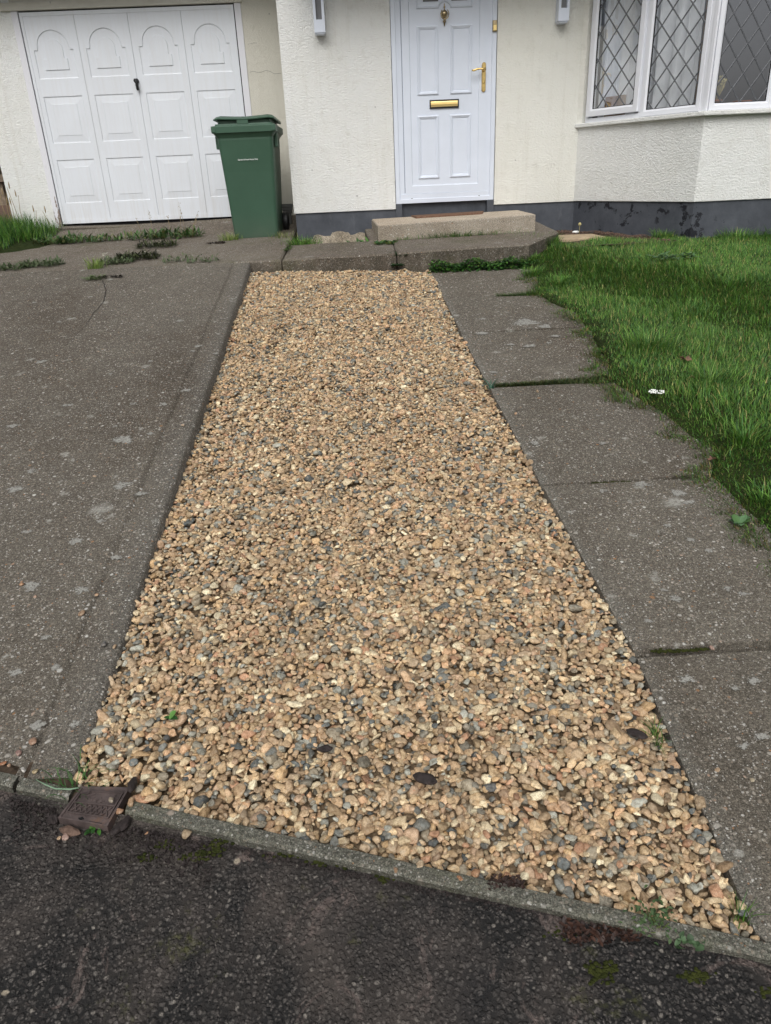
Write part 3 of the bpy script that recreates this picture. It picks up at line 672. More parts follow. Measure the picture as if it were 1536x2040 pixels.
# dim room behind the bay
mb = MB(); mb.add([(2.3, 9.6, -0.3), (5.6, 9.6, -0.3), (5.6, 9.6, 2.0), (2.3, 9.6, 2.0), (2.3, 8.17, -0.3), (2.3, 8.17, 2.0), (5.6, 6.95, -0.3), (5.6, 6.95, 2.0), (3.0, 6.95, -0.3), (2.46, 7.92, -0.3)],
                  [(0, 1, 2, 3), (4, 0, 3, 5), (1, 6, 7, 2), (0, 4, 9, 8, 6, 1)]); mb.build('room_lining', M['interior'], house, recalc=False)
mb = MB(); mb.hexa([(x, y, 0.31) for x, y in ((2.40, 7.90), (3.02, 6.88), (5.6, 6.88), (5.6, 7.06), (3.12, 7.06), (2.58, 7.98))], [(x, y, 0.352) for x, y in ((2.40, 7.90), (3.02, 6.88), (5.6, 6.88), (5.6, 7.06), (3.12, 7.06), (2.58, 7.98))])
mb.build('inner_sill', M['upvc_window'], house)
# ---- front door
df = lambda u, v, d: (DX+u, HY+0.006+d, DZ+v)
mb = MB(); H2 = 2.09
def frame_door(b, lo_x, hi_x, lo_z, hi_z, prof):
    rings(b, [(inset(rect(lo_x, hi_x, lo_z, hi_z), i), d) for i, d in prof], df, cap=False)
frame_door(mb, 0.0, 0.978, 0.0, H2, [(0, 0.08), (0, 0.0), (0.040, 0.0), (0.043, 0.012), (0.088, 0.016), (0.094, 0.024), (0.094, 0.08)])
frame_bar(df, 0.047, 0.925, 0.006, 0.084, 0.006, 0.08, mb)
fdo = mb.build('front_door', M['upvc'], house, bevel=0.002)
mb = MB()      # leaf
leaf_o = rect(0.0965, 0.8915, 0.0865, 2.00)
stile = [(0, 0.06), (0, 0.012), (0.068, 0.012), (0.076, 0.020), (0.080, 0.020)]
rings(mb, [(inset(leaf_o, i), d) for i, d in stile], df, cap=False)
field = inset(leaf_o, 0.080)
panels = [rect(0.236, 0.437, 0.942, 1.496), rect(0.548, 0.753, 0.942, 1.495), rect(0.232, 0.437, 0.219, 0.769), rect(0.543, 0.748, 0.222, 0.769)]
arc = [(0.4965+0.0515*math.cos(t), 1.627+0.046*math.sin(t)) for t in [math.pi*(1-k/10) for k in range(11)]]
top_p = [(0.24, 1.627)]+arc+[(0.754, 1.627), (0.754, 1.95), (0.24, 1.95)]
plate(mb, field, panels+[top_p], df, 0.020)
mould = [(0, 0.020), (0.003, 0.010), (0.010, 0.008), (0.014, 0.012), (0.018, 0.012), (0.022, 0.017), (0.027, 0.018), (0.032, 0.024), (0.036, 0.022)]
for p_ in panels: rings(mb, [(inset(p_, i), d) for i, d in mould], df)
mould2 = [(0, 0.020), (0.003, 0.010), (0.012, 0.008), (0.018, 0.014), (0.030, 0.016)]
rings(mb, [(inset(top_p, i), d) for i, d in mould2], df)
mb.build('door_leaf', M['upvc'], fdo)
mb = MB()      # fanlight glass inset at the top
for a, b in ((0.300, 0.440), (0.560, 0.705)): mb = MB(); frame_bar(df, a, b, 1.680, 1.90, 0.013, 0.017, mb); mb.build('fanlight', M['lead'], fdo)
mb = MB(); rings(mb, [(rect(0.096, 0.893, 0.084, 2.004), 0.05), (rect(0.096, 0.893, 0.084, 2.004), 0.045)], df); mb.build('door_gap', M['rubber'], fdo)
mb = MB()
for a in (0.152, 0.826): mb = MB(); frame_bar(df, a, a+0.016, 0.040, 0.046, 0.004, 0.02, mb); mb.build('drain_slot', M['darkgrey'], fdo)
# handle
mb = MB(); pl_ = []
for k in range(9): t = math.pi*k/8; pl_.append((0.8635+0.019*math.cos(t), 1.171+0.019*math.sin(t)))
for k in range(9): t = math.pi+math.pi*k/8; pl_.append((0.8635+0.019*math.cos(t), 0.966+0.019*math.sin(t)))
rings(mb, [(pl_, 0.013), (pl_, 0.002), (inset(pl_, 0.005), -0.002)], df)
mb.tube([df(0.8635, 1.128, 0.0), df(0.8635, 1.128, -0.045)], 0.013, 12)
mb.tube([df(0.868, 1.128, -0.045), df(0.845, 1.129, -0.048), df(0.82, 1.133, -0.05), df(0.79, 1.130, -0.05), df(0.76, 1.120, -0.05), df(0.742, 1.124, -0.048)], [0.012, 0.010, 0.008, 0.009, 0.009, 0.006], 10)
mb.lathe([(0.009, 0.0), (0.009, -0.012)], *df(0.8635, 1.025, 0.0), 12, 'Y')
mb.build('door_handle', M['brass'], fdo)
# letter box
mb = MB(); lb = rect(0.350, 0.629, 0.826, 0.899); rings(mb, [(lb, 0.020), (lb, 0.006), (inset(lb, 0.011), 0.004), (inset(lb, 0.011), 0.018)], df, cap=False); lbx = mb.build('letter_box', M['black'], fdo, bevel=0.002)
mb = MB(); x0, x1 = 0.361, 0.618
prof = [(0.8375, 0.012), (0.840, 0.006), (0.852, 0.005), (0.856, 0.001), (0.860, 0.001), (0.864, 0.006), (0.880, 0.007), (0.887, 0.010), (0.888, 0.014)]
mb.add([df(x, z, d) for z, d in prof for x in (x0, x1)], [(2*i, 2*i+1, 2*i+3, 2*i+2) for i in range(len(prof)-1)]); mb.build('letter_flap', M['gold'], fdo, recalc=False)
# knocker
mb = MB(); kx = 0.4945; ky = HY+0.016
urn = [(0.002, 0.172), (0.004, 0.168), (0.004, 0.155), (0.007, 0.150), (0.008, 0.142), (0.004, 0.136), (0.004, 0.128), (0.009, 0.122), (0.022, 0.113), (0.030, 0.104), (0.032, 0.094), (0.030, 0.088), (0.030, 0.084), (0.026, 0.076), (0.014, 0.064), (0.008, 0.058), (0.008, 0.044), (0.014, 0.040), (0.016, 0.034), (0.010, 0.028), (0.006, 0.022), (0.006, 0.004), (0.003, 0.0)]
mb.lathe(urn, kx+DX, ky, DZ+1.489, 18, 'Z', 0.8)
mb.build('door_knocker', M['brass_old'], fdo)
mb = MB(); rp = []
for k in range(15):
    t = math.radians(-215+k*250/14)+math.radians(0); rp.append((kx+DX+0.037*math.sin(math.radians(-140+k*20)), ky-0.030, DZ+1.576-0.040*math.cos(math.radians(-140+k*20))))
mb.tube(rp, 0.0042, 8); mb.lathe([(0.004, -0.02), (0.010, -0.01), (0.010, 0.004), (0.004, 0.012)], kx+DX, ky-0.030, DZ+1.536, 10); mb.build('knocker_ring', M['brass_old'], fdo)
# bell push on the right jamb
mb = MB(); bo = rect(0.936, 0.976, 1.427, 1.514); rings(mb, [(bo, 0.004), (bo, -0.018), (inset(bo, 0.005), -0.023)], df); bl = mb.build('door_bell', M['brass_old'], fdo, bevel=0.002)
mb = MB(); bo = rect(0.942, 0.971, 1.434, 1.476); rings(mb, [(bo, -0.022), (bo, -0.0265)], df); mb.build('bell_plate', M['gold'], fdo)
# blue threshold and jamb feet
mb = MB(); mb.box(DX-0.004, DX+0.058, HY-0.004, HY+0.20, -0.53, DZ-0.002); mb.box(DX+0.912, DX+0.982, HY-0.004, HY+0.20, -0.53, DZ+0.002); mb.box(DX+0.058, DX+0.912, HY+0.055, HY+0.2, -0.50, DZ+0.004)
mb.build('threshold', M['plinth'], house, bevel=0.004)
# ---- garage
GX, GZ = -3.229, -0.375
gf = lambda u, v, d: (GX+u, GY+d, GZ+v)
mb = MB()
for k in range(4):
    x0 = k*0.5325; lo_x, hi_x = x0+0.0015, x0+0.531
    cx = x0+0.2663+(0.006 if k == 0 else -0.006 if k == 3 else 0)
    hw = 0.199
    holes = []
    for z0, z1 in ((0.208, 0.635), (0.795, 1.228)): holes.append(rect(cx-hw, cx+hw, z0, z1))
    def archloop(w, sh, zb, zs_, rr, zc, hz):
        lp = [(cx-w, zb), (cx+w, zb), (cx+w, zs_), (cx+sh, zs_)]
        lp += [(cx+rr*math.cos(t), zc+hz*math.sin(t)) for t in [math.pi*j/16 for j in range(17)]]
        lp += [(cx-sh, zs_), (cx-w, zs_)]; return lp
    ao = archloop(hw, 0.166, 1.386, 1.640, 0.160, 1.664, 0.148); ai = archloop(0.123, 0.092, 1.462, 1.564, 0.092, 1.640, 0.092)
    holes.append(ao)
    plate(mb, rect(lo_x, hi_x, 0.0, 1.963), holes, gf, 0.0)
    o4 = rect(lo_x, hi_x, 0.0, 1.963); rings(mb, [(o4, 0.0), (o4, 0.03)], gf, cap=False)
    for h in holes[:2]:
        rings(mb, [(h, 0.0), (inset(h, 0.003), 0.006), (inset(h, 0.010), 0.007), (inset(h, 0.070), 0.003), (inset(h, 0.0725), 0.000)], gf)
    rings(mb, [(ao, 0.0), (inset(ao, 0.003), 0.006), (inset(ao, 0.010), 0.008), (ai, 0.0075), (inset(ai, 0.003), 0.0)], gf)
for a in (0.0, 2.13-0.028): frame_bar(gf, a, a+0.028, 0.0, 1.963, -0.005, 0.0, mb)
frame_bar(gf, 0.028, 2.102, 1.930, 1.963, -0.0045, 0.0, mb); frame_bar(gf, 0.028, 2.102, 0.0, 0.040, -0.0045, 0.0, mb)
gd = mb.build('garage_door', M['garage'], house)
mb = MB(); mb.lathe([(0.022, 0.0), (0.026, -0.006), (0.020, -0.022), (0.014, -0.028)], *gf(1.056, 1.335, 0.0), 14, 'Y')
mb.tube([gf(1.040, 1.343, -0.034), gf(1.056, 1.338, -0.036), gf(1.060, 1.31, -0.036), gf(1.063, 1.262, -0.034), gf(1.063, 1.250, -0.034)], [0.016, 0.018, 0.014, 0.015, 0.011], 10)
mb.build('garage_handle', M['black'], gd)
mb = MB(); mb.box(GX-0.016, GX+2.148, GY+0.02, GY+0.06, GZ-0.10, GZ+1.985); mb.build('garage_gap', M['rubber'], house)
mb = MB()
for a, b in ((-0.074, -0.010), (2.140, 2.206)):
    mb = MB(); mb.box(GX+a, GX+b, GY-0.012, GY+0.10, -0.42, GZ+1.985); mb.build('garage_post', M['timber_white'], house, bevel=0.003)
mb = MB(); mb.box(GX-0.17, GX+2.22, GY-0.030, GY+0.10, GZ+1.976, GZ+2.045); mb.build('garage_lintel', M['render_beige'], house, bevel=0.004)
mb = MB(); mb.box(-3.765, GX-0.074, GY, GY+0.24, -0.66, zt); mb.build('garage_wall', M['render_white'], house, bevel=0.004)
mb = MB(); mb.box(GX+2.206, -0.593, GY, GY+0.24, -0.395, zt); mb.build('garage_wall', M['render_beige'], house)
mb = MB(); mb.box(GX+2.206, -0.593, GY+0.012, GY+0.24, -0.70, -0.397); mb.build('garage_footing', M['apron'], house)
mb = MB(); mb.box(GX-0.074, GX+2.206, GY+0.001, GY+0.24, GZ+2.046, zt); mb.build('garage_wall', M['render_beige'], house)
mb = MB(); mb.box(-3.76, -3.52, GY+0.242, GY+5, -0.7, zt); mb.build('side_wall', M['render_white'], house)
mb = MB(); mb.box(-3.52, -0.61, GY+2.6, GY+2.8, -0.7, zt); mb.build('garage_back', M['interior'], house)
# cracks in the render beside the garage
def crackline(px, w, par, Y):
    b = MB(); P = [onY(x, y, Y) for x, y in px]
    for p, q in zip(P, P[1:]): b.add([(p[0], Y, p[2]-w), (q[0], Y, q[2]-w), (q[0], Y, q[2]+w), (p[0], Y, p[2]+w)], [(0, 1, 2, 3)])
    return b.build('crack', M['darkgrey'], par, recalc=False)
crackline([(497, 144), (505, 142), (512, 144), (520, 144), (530, 140), (540, 143), (546, 147), (560, 146)], 0.0012, house, GY-0.0015)
crackline([(494, 88), (500, 87), (506, 85), (512, 86)], 0.0009, house, GY-0.0015)
# eaves, roof
mb = MB(); mb.box(-3.95, -0.62, GY-0.42, GY-0.40, GZ+2.20, GZ+2.36); mb.box(-3.95, -0.62, GY-0.40, GY+0.02, GZ+2.20, GZ+2.215); mb.build('eaves', M['upvc'], house)
mb = MB(); mb.box(-0.8, 6.0, HY-0.42, HY-0.40, zt-0.02, zt+0.16); mb.box(-0.8, 6.0, HY-0.40, HY+0.3, zt+0.001, zt+0.02); mb.build('eaves', M['upvc'], house)
mb = MB(); mb.hexa([(-0.85, HY-0.45, zt+0.10), (6.1, HY-0.45, zt+0.10), (6.1, HY+4.5, zt+2.6), (-0.85, HY+4.5, zt+2.6)], [(-0.85, HY-0.45, zt+0.17), (6.1, HY-0.45, zt+0.17), (6.1, HY+4.5, zt+2.68), (-0.85, HY+4.5, zt+2.68)])
mb.hexa([(-4.0, GY-0.45, zt-0.06), (-0.86, GY-0.45, zt-0.06), (-0.86, GY+4, zt+1.9), (-4.0, GY+4, zt+1.9)], [(-4.0, GY-0.45, zt+0.01), (-0.86, GY-0.45, zt+0.01), (-0.86, GY+4, zt+1.97), (-4.0, GY+4, zt+1.97)])
mb.hexa([(2.15, 6.55, ZT+0.28), (5.9, 6.55, ZT+0.28), (5.9, 7.9, ZT+0.42), (2.15, 7.9, ZT+0.42)], [(2.15, 6.55, ZT+0.36), (5.9, 6.55, ZT+0.36), (5.9, 7.9, ZT+0.5), (2.15, 7.9, ZT+0.5)])
mb.build('roof', M['roof'], house)
# porch canopy on two white brackets
mb = MB(); mb.box(-0.42, 2.16, HY-0.62, HY, 1.74, 1.86); cn = mb.build('canopy', M['upvc'], house, bevel=0.006)
for x0, zb in ((-0.2665, 1.155), (1.9415, 1.170)):
    mb = MB(); bf = lambda u, v, d: (x0+u, HY-0.115+d, v)
    lo_ = rect(0.0, 0.098, zb+0.012, 1.74); hole = rect(0.022, 0.075, zb+0.11, 1.735)
    plate(mb, lo_, [hole], bf); rings(mb, [(lo_, 0.0), (lo_, 0.114)], bf, cap=False); rings(mb, [(hole, 0.0), (hole, 0.035)], bf, cap=False)
    b2 = rect(0.008, 0.090, zb, zb+0.012); rings(mb, [(b2, 0.112), (b2, 0.010)], bf)
    br = mb.build('bracket', M['upvc'], cn, bevel=0.003)
    mb = MB(); rings(mb, [(hole, 0.036), (hole, 0.034)], bf); mb.build('bracket_panel', M['grey_in'], cn)

# ------------------------------------------------------------------ things on the house front
def block(poly, zb, ztops):
    b = MB(); b.hexa([(x, y, zb) for x, y in poly], [(x, y, z) for (x, y), z in zip(poly, ztops)]); return b
sp = [(0.205, 7.0), (1.632, 7.0), (1.655, 7.86), (0.172, 7.86)]
mb = block(sp, -0.60, [-0.424, -0.389, -0.392, -0.414])
step = thing('doorstep', (0.92, 7.4, -0.56), 'long pale exposed aggregate concrete step under the front door', 'doorstep')
b = block(sp, -0.60, [-0.430, -0.395, -0.398, -0.420]); b.build('step_block', M['step'], step, bevel=0.010)
sp2 = [(0.215, 7.014), (1.622, 7.014), (1.645, 7.85), (0.182, 7.85)]
b = block(sp2, -0.44, [-0.4265, -0.3915, -0.3945, -0.4165]); b.build('step_top', M['step_top'], step, bevel=0.004)
mp = [(0.60, 7.56), (1.245, 7.58), (1.30, 7.845), (0.57, 7.845)]
zt_ = [-0.4195+0.0165*(x-0.6) for x, y in mp]
b = block(mp, -0.45, [z+0.022 for z in zt_]); tag(b.build('doormat', M['mat'], origin=(0.93, 7.7, -0.42), bevel=0.003), 'flat brown mat lying on the concrete doorstep', 'doormat')

# curtains and things on the window board
def curtain(f, x0, x1, d, label):
    b = MB(); n = 90; vs_ = []
    for i in range(n+1):
        t = i/n; x = x0+(x1-x0)*t; dd = d+0.035*math.sin(t*(x1-x0)*48+0.9*math.sin(t*9))+0.01*math.sin(t*40)
        for z in (0.36, 0.6, 1.0, 1.68): vs_.append(f(x, z, dd+0.008*math.sin(z*9+t*14)))
    b.add(vs_, [(i*4+k, i*4+k+1, (i+1)*4+k+1, (i+1)*4+k) for i in range(n) for k in range(3)], True)
    tag(b.build('curtain', M['curtain'], origin=f((x0+x1)/2, 0.36, d), recalc=False), label, 'curtain', 'curtains in the bay window')
curtain(bayf, 0.135, 0.69, 0.11, 'pale curtain hanging behind the small opening light of the bay')
curtain(bayf, 0.71, 1.20, 0.12, 'pale curtain hanging behind the middle pane with a brown edge')
b = MB(); frame_bar(bayf, 1.205, 1.29, 0.352, 1.6, 0.10, 0.15, b); tag(b.build('wooden_post', M['card'], origin=bayf(1.27, 0.352, 0.17)), 'brown upright wooden post inside the bay window corner', 'post')
b = MB(); frame_bar(bayf, 0.27, 0.50, 0.353, 0.555, 0.045, 0.068, b); tag(b.build('cardboard_box', M['card'], origin=bayf(0.35, 0.352, 0.12), bevel=0.004), 'brown cardboard box behind the left window pane', 'box')
pot = thing('flower_pot', (3.07, 6.80, 0.352), 'small terracotta pot of dried yellow flowers behind the front pane', 'flower pot')
b = MB(); b.lathe([(0.028, 0.0), (0.040, 0.07), (0.044, 0.07), (0.044, 0.085), (0.036, 0.085)], 3.07, 6.83, 0.353, 18); b.build('pot', M['terracotta'], pot)
b = MB()
for k in range(34):
    a = rnd.uniform(-0.9, 0.9); rr = rnd.uniform(0.10, 0.165); yy = rnd.uniform(-0.02, 0.02)
    tip = (3.07+math.sin(a)*rr*0.62, 6.83+yy, 0.44+rr*math.cos(a)); b.tube([(3.07, 6.83, 0.43), tip], [0.0015, 0.003], 4); b.lathe([(0.002, -0.006), (0.008, 0.0), (0.008, 0.012), (0.002, 0.018)], *tip, 6)
b.build('dried_flower', M['straw'], pot)
b = MB(); b.box(3.22, 3.36, 6.80, 6.87, 0.353, 0.425); tag(b.build('wooden_box', M['terracotta'], origin=(3.29, 6.83, 0.353), bevel=0.004), 'small brown tray behind the front pane beside the dried flowers', 'box')

# ------------------------------------------------------------------ wheelie bin
bz = -0.539; bo_ = (-0.965, 8.0, bz)
bin_ = thing('wheelie_bin', bo_, 'green wheeled garden waste bin with closed lid by the garage', 'wheelie bin')
def loopz(x0, x1, y0, y1, r, n=5):
    lp = []
    for cx, cy, a0 in ((x1-r, y0+r, -90), (x1-r, y1-r, 0), (x0+r, y1-r, 90), (x0+r, y0+r, 180)):
        for k in range(n+1): t = math.radians(a0+90*k/n); lp.append((cx+r*math.cos(t), cy+r*math.sin(t)))
    return lp
def loft(mb, secs, cap0=True, cap1=True):
    n = len(secs[0][0]); vs_ = [(u, v, z) for lp, z in secs for u, v in lp]
    fs = [(i*n+k, i*n+(k+1) % n, (i+1)*n+(k+1) % n, (i+1)*n+k) for i in range(len(secs)-1) for k in range(n)]
    if cap0: fs.append(tuple(range(n-1, -1, -1)))
    if cap1: fs.append(tuple((len(secs)-1)*n+k for k in range(n)))
    mb.add(vs_, fs, False)
BX = -0.972
mb = MB()
loft(mb, [(loopz(BX-0.214, BX+0.214, 7.715, 8.22, 0.035), bz-0.01), (loopz(BX-0.216, BX+0.216, 7.71, 8.25, 0.035), bz+0.02),
          (loopz(BX-0.245, BX+0.245, 7.66, 8.34, 0.04), bz+0.60), (loopz(BX-0.258, BX+0.258, 7.63, 8.36, 0.04), bz+0.868), (loopz(BX-0.258, BX+0.258, 7.63, 8.36, 0.04), bz+0.885),
          (loopz(BX-0.272, BX+0.272, 7.618, 8.365, 0.04), bz+0.905), (loopz(BX-0.286, BX+0.286, 7.605, 8.37, 0.03), bz+0.925), (loopz(BX-0.286, BX+0.286, 7.605, 8.37, 0.03), bz+0.94)])
mb.build('body', M['bin'], bin_, bevel=0.003)
mb = MB()
loft(mb, [(loopz(BX-0.296, BX+0.296, 7.59, 8.38, 0.025), bz+0.927), (loopz(BX-0.298, BX+0.298, 7.588, 8.38, 0.025), bz+0.982), (loopz(BX-0.288, BX+0.288, 7.60, 8.38, 0.03), bz+0.988)])
loft(mb, [(loopz(BX-0.268, BX+0.268, 7.635, 8.37, 0.03), bz+0.986), (loopz(BX-0.266, BX+0.266, 7.637, 8.37, 0.03), bz+1.003), (loopz(BX-0.255, BX+0.255, 7.665, 8.36, 0.04), bz+1.006), (loopz(BX-0.235, BX+0.235, 7.70, 8.34, 0.05), bz+1.008)])
loft(mb, [(loopz(BX-0.245, BX+0.245, 7.675, 8.36, 0.03), bz+1.006), (loopz(BX-0.245, BX+0.245, 7.675, 8.36, 0.03), bz+1.034)])
# raised crown, slightly dished, overhanging the recessed band
n = 12; vs_ = []
for i in range(n+1):
    t = i/n; x = BX-0.272+0.556*t; cr = 0.014*abs(2*t-1)**1.5
    for y, h in ((7.632, 1.030), (7.630, 1.042), (7.70, 1.062), (8.0, 1.064), (8.36, 1.045), (8.38, 1.02)):
        inw = 0.0 if h < 1.05 else 0.03
        vs_.append((BX+(x-BX)*(1-inw*2), y, bz+h+(cr if 0.03 < t < 0.97 else cr-0.012)))
mb.add(vs_, [(i*6+k, i*6+k+1, (i+1)*6+k+1, (i+1)*6+k) for i in range(n) for k in range(5)]+[(i*6, (i+1)*6, (i+1)*6+5, i*6+5) for i in range(n)]+[tuple(range(6)), tuple(n*6+k for k in range(5, -1, -1))])
mb.box(BX-0.06, BX+0.045, 7.634, 7.70, bz+0.998, bz+1.036)
for a in (-0.295, 0.255): mb.box(BX+a, BX+a+0.04, 7.585, 7.63, bz+0.935, bz+0.985)
mb.build('lid', M['bin'], bin_, bevel=0.004)
for q in (0.262, -0.288): mb = MB(); mb.box(BX+q, BX+q+0.026, 7.72, 7.90, bz+0.80, bz+0.925); mb.build('lug', M['bin'], bin_, bevel=0.004)
mb = MB(); mb.tube([(BX-0.25, 8.39, bz+0.93), (BX+0.25, 8.39, bz+0.93)], 0.015, 8)
mb.build('handle', M['bin'], bin_, bevel=0.004)
for sx in (-1, 1):
    mb = MB(); cxw = BX+sx*0.235; mb.lathe([(0.06, -0.028), (0.095, -0.028), (0.10, -0.018), (0.10, 0.018), (0.095, 0.028), (0.06, 0.028), (0.055, 0.016), (0.02, 0.016)], cxw+sx*0.02, 8.27, bz+0.115, 24, 'X')
    mb.build('wheel', M['black'], bin_)
mb = MB(); mb.tube([(BX-0.25, 8.27, bz+0.115), (BX+0.25, 8.27, bz+0.115)], 0.012, 8); mb.build('axle', M['black'], bin_)
cu = bpy.data.curves.new('lettering', 'FONT'); cu.body = 'Garden & Food Waste Only'; cu.size = 0.0265; cu.align_x = 'CENTER'; cu.extrude = 0.0004; cu.offset = 0.0005
to = bpy.data.objects.new('lettering', cu); COL.objects.link(to)
bpy.context.view_layer.update()
tm = bpy.data.meshes.new_from_object(to.evaluated_get(bpy.context.evaluated_depsgraph_get())); bpy.data.objects.remove(to); bpy.data.curves.remove(cu)
t2 = bpy.data.objects.new('lettering', tm); COL.objects.link(t2); tm.materials.append(M['letters']); t2.parent = bin_; t2['_o'] = bin_['_o']
tcen = onY(494, 319, 7.638); t2.location = (tcen[0]-bo_[0], 7.6375-bo_[1]-0.001, tcen[2]-bo_[2]); t2.rotation_euler = (math.radians(90+4.0), 0, 0)
wtx = max(v.co.x for v in tm.vertices)-min(v.co.x for v in tm.vertices); t2.scale = (0.188/wtx,)*3

ptb = thing('plastic_pot', (-0.705, 8.42, -0.50), 'dark ribbed plastic pot standing tucked behind the green bin', 'pot')
mb = MB(); loft(mb, [(loopz(-0.735, -0.675, 8.40, 8.46, 0.01), -0.50), (loopz(-0.742, -0.668, 8.392, 8.468, 0.01), -0.36), (loopz(-0.75, -0.66, 8.384, 8.476, 0.01), -0.345), (loopz(-0.75, -0.66, 8.384, 8.476, 0.01), -0.325), (loopz(-0.757, -0.653, 8.378, 8.482, 0.01), -0.318), (loopz(-0.757, -0.653, 8.378, 8.482, 0.01), -0.295),
          (loopz(-0.763, -0.647, 8.372, 8.488, 0.01), -0.288), (loopz(-0.763, -0.647, 8.372, 8.488, 0.01), -0.262)]); mb.build('pot', M['darkgrey'], ptb)
mb = MB(); loft(mb, [(loopz(-0.757, -0.653, 8.378, 8.482, 0.01), -0.2615), (loopz(-0.757, -0.653, 8.378, 8.482, 0.01), -0.261)]); mb.build('rim', M['rubber'], ptb)

# ------------------------------------------------------------------ iron stopcock cover
cc = [on(163, 1568, G), on(259, 1570, G), on(214, 1648, G), on(116, 1630, G)]      # TL TR BR BL
cc = [np.array([c[0], c[1], c[2]+0.003]) for c in cc]
def cv(u, v, h=0.0):
    q = (cc[3]*(1-u)+cc[2]*u)*(1-v)+(cc[0]*(1-u)+cc[1]*u)*v; return (q[0], q[1], q[2]+h)
co = thing('stopcock_cover', cv(0.5, 0.5, -0.04), 'rusty iron stopcock cover with raised lattice set in the kerb', 'cover')
mb = MB(); o5 = rect(0, 1, 0, 1); f = lambda u, v, d: cv(u, v, d)
rings(mb, [(o5, -0.022), (o5, 0.0), (inset(o5, 0.035), 0.0), (inset(o5, 0.05), -0.004)], f)
mb.build('lid', M['iron'], co)
mb = MB()
def rib(u0, v0, u1, v1, w=0.012, h=0.0045):
    dx, dy = u1-u0, v1-v0; l_ = math.hypot(dx, dy); a, b_ = -dy/l_*w, dx/l_*w
    q = [(u0+a, v0+b_), (u1+a, v1+b_), (u1-a, v1-b_), (u0-a, v0-b_)]
    mb.add([cv(u, v, -0.004) for u, v in q]+[cv(u, v, h-0.004) for u, v in q], [(4, 5, 6, 7), (0, 1, 5, 4), (1, 2, 6, 5), (2, 3, 7, 6), (3, 0, 4, 7)])
for u0, v0, u1, v1 in ((0.08, 0.20, 0.92, 0.20), (0.08, 0.50, 0.92, 0.50), (0.08, 0.20, 0.08, 0.78), (0.92, 0.20, 0.92, 0.86), (0.08, 0.78, 0.24, 0.78), (0.24, 0.78, 0.24, 0.86), (0.24, 0.86, 0.92, 0.86)): rib(u0, v0, u1, v1)
for k in range(7):
    a = 0.14+k*0.105; rib(a, 0.24, a+0.10, 0.46, 0.010); rib(a+0.10, 0.24, a, 0.46, 0.010)
for k in range(18):
    a = 0.26+0.62*rnd.random(); b_ = 0.56+0.26*rnd.random(); rib(a, b_, a+rnd.uniform(-.03, .03), b_+rnd.uniform(.02, .05), 0.010, 0.002)
mb.build('lattice', M['iron'], co)
mb = MB(); q = [(0.42+0.05*math.cos(t)*(1+0.25*math.cos(4*t)), 0.10+0.045*math.sin(t)*(1+0.25*math.cos(4*t))) for t in [2*math.pi*k/20 for k in range(20)]]
rings(mb, [(q, -0.0036), (q, -0.0032)], f); rings(mb, [(rect(0.60, 0.86, 0.055, 0.070), -0.0036), (rect(0.60, 0.86, 0.055, 0.070), -0.0032)], f); mb.build('keyhole', M['rubber'], co)

# ------------------------------------------------------------------ GRAVEL: stones dropped one by one into the bed
def ico(sub):
    bm = bmesh.new(); bmesh.ops.create_icosphere(bm, subdivisions=sub, radius=1.0)
    v = np.array([x.co[:] for x in bm.verts]); f_ = np.array([[q.index for q in fc.verts] for fc in bm.faces]); bm.free(); return v, f_
ICO2, ICO3 = ico(2), ico(3)
def stone_shape(dirs, planes, seed):
    nrm, dist = planes; dt = dirs@nrm.T
    t = np.where(dt > 0.05, dist[None, :]/np.maximum(dt, 0.05), 9.0); t = np.minimum(t, 1.7)
    k = 40.0; r = -np.log(np.exp(-k*t).sum(1)+np.exp(-k*1.35))/k
    r = np.minimum(r*0.90/r.mean(), 1.22); return dirs*r[:, None]
PROT = []
for s in range(40):
    m_ = rng.integers(7, 12); nn = rng.normal(size=(m_, 3)); nn /= np.linalg.norm(nn, axis=1)[:, None]
    pl_s = (nn, rng.uniform(0.58, 1.02, m_)); PROT.append((stone_shape(ICO2[0], pl_s, s), stone_shape(ICO3[0], pl_s, s)))
PAL = np.array([lin(*c)[:3] for c in [(204, 164, 115), (196, 154, 105), (186, 143, 98), (210, 176, 132), (178, 138, 98), (199, 160, 119), (190, 146, 112), (214, 186, 146), (170, 133, 96), (200, 152, 92),
     (206, 158, 112), (182, 148, 115), (206, 150, 100), (190, 128, 86), (224, 203, 168), (158, 140, 120), (140, 130, 120), (116, 116, 118), (92, 98, 106), (126, 116, 104), (80, 80, 86), (156, 154, 150)]])
PAL = PAL.mean(1)[:, None]*0.40+PAL*0.60; PAL = PAL*np.array([1.47, 1.52, 1.36])
PW = np.array([10, 10, 9, 8, 8, 8, 6, 7, 6, 5, 6, 6, 4, 3, 3, 5, 4.5, 4.2, 2.4, 3, 0.7, 5.0]); PW = PW/PW.sum()
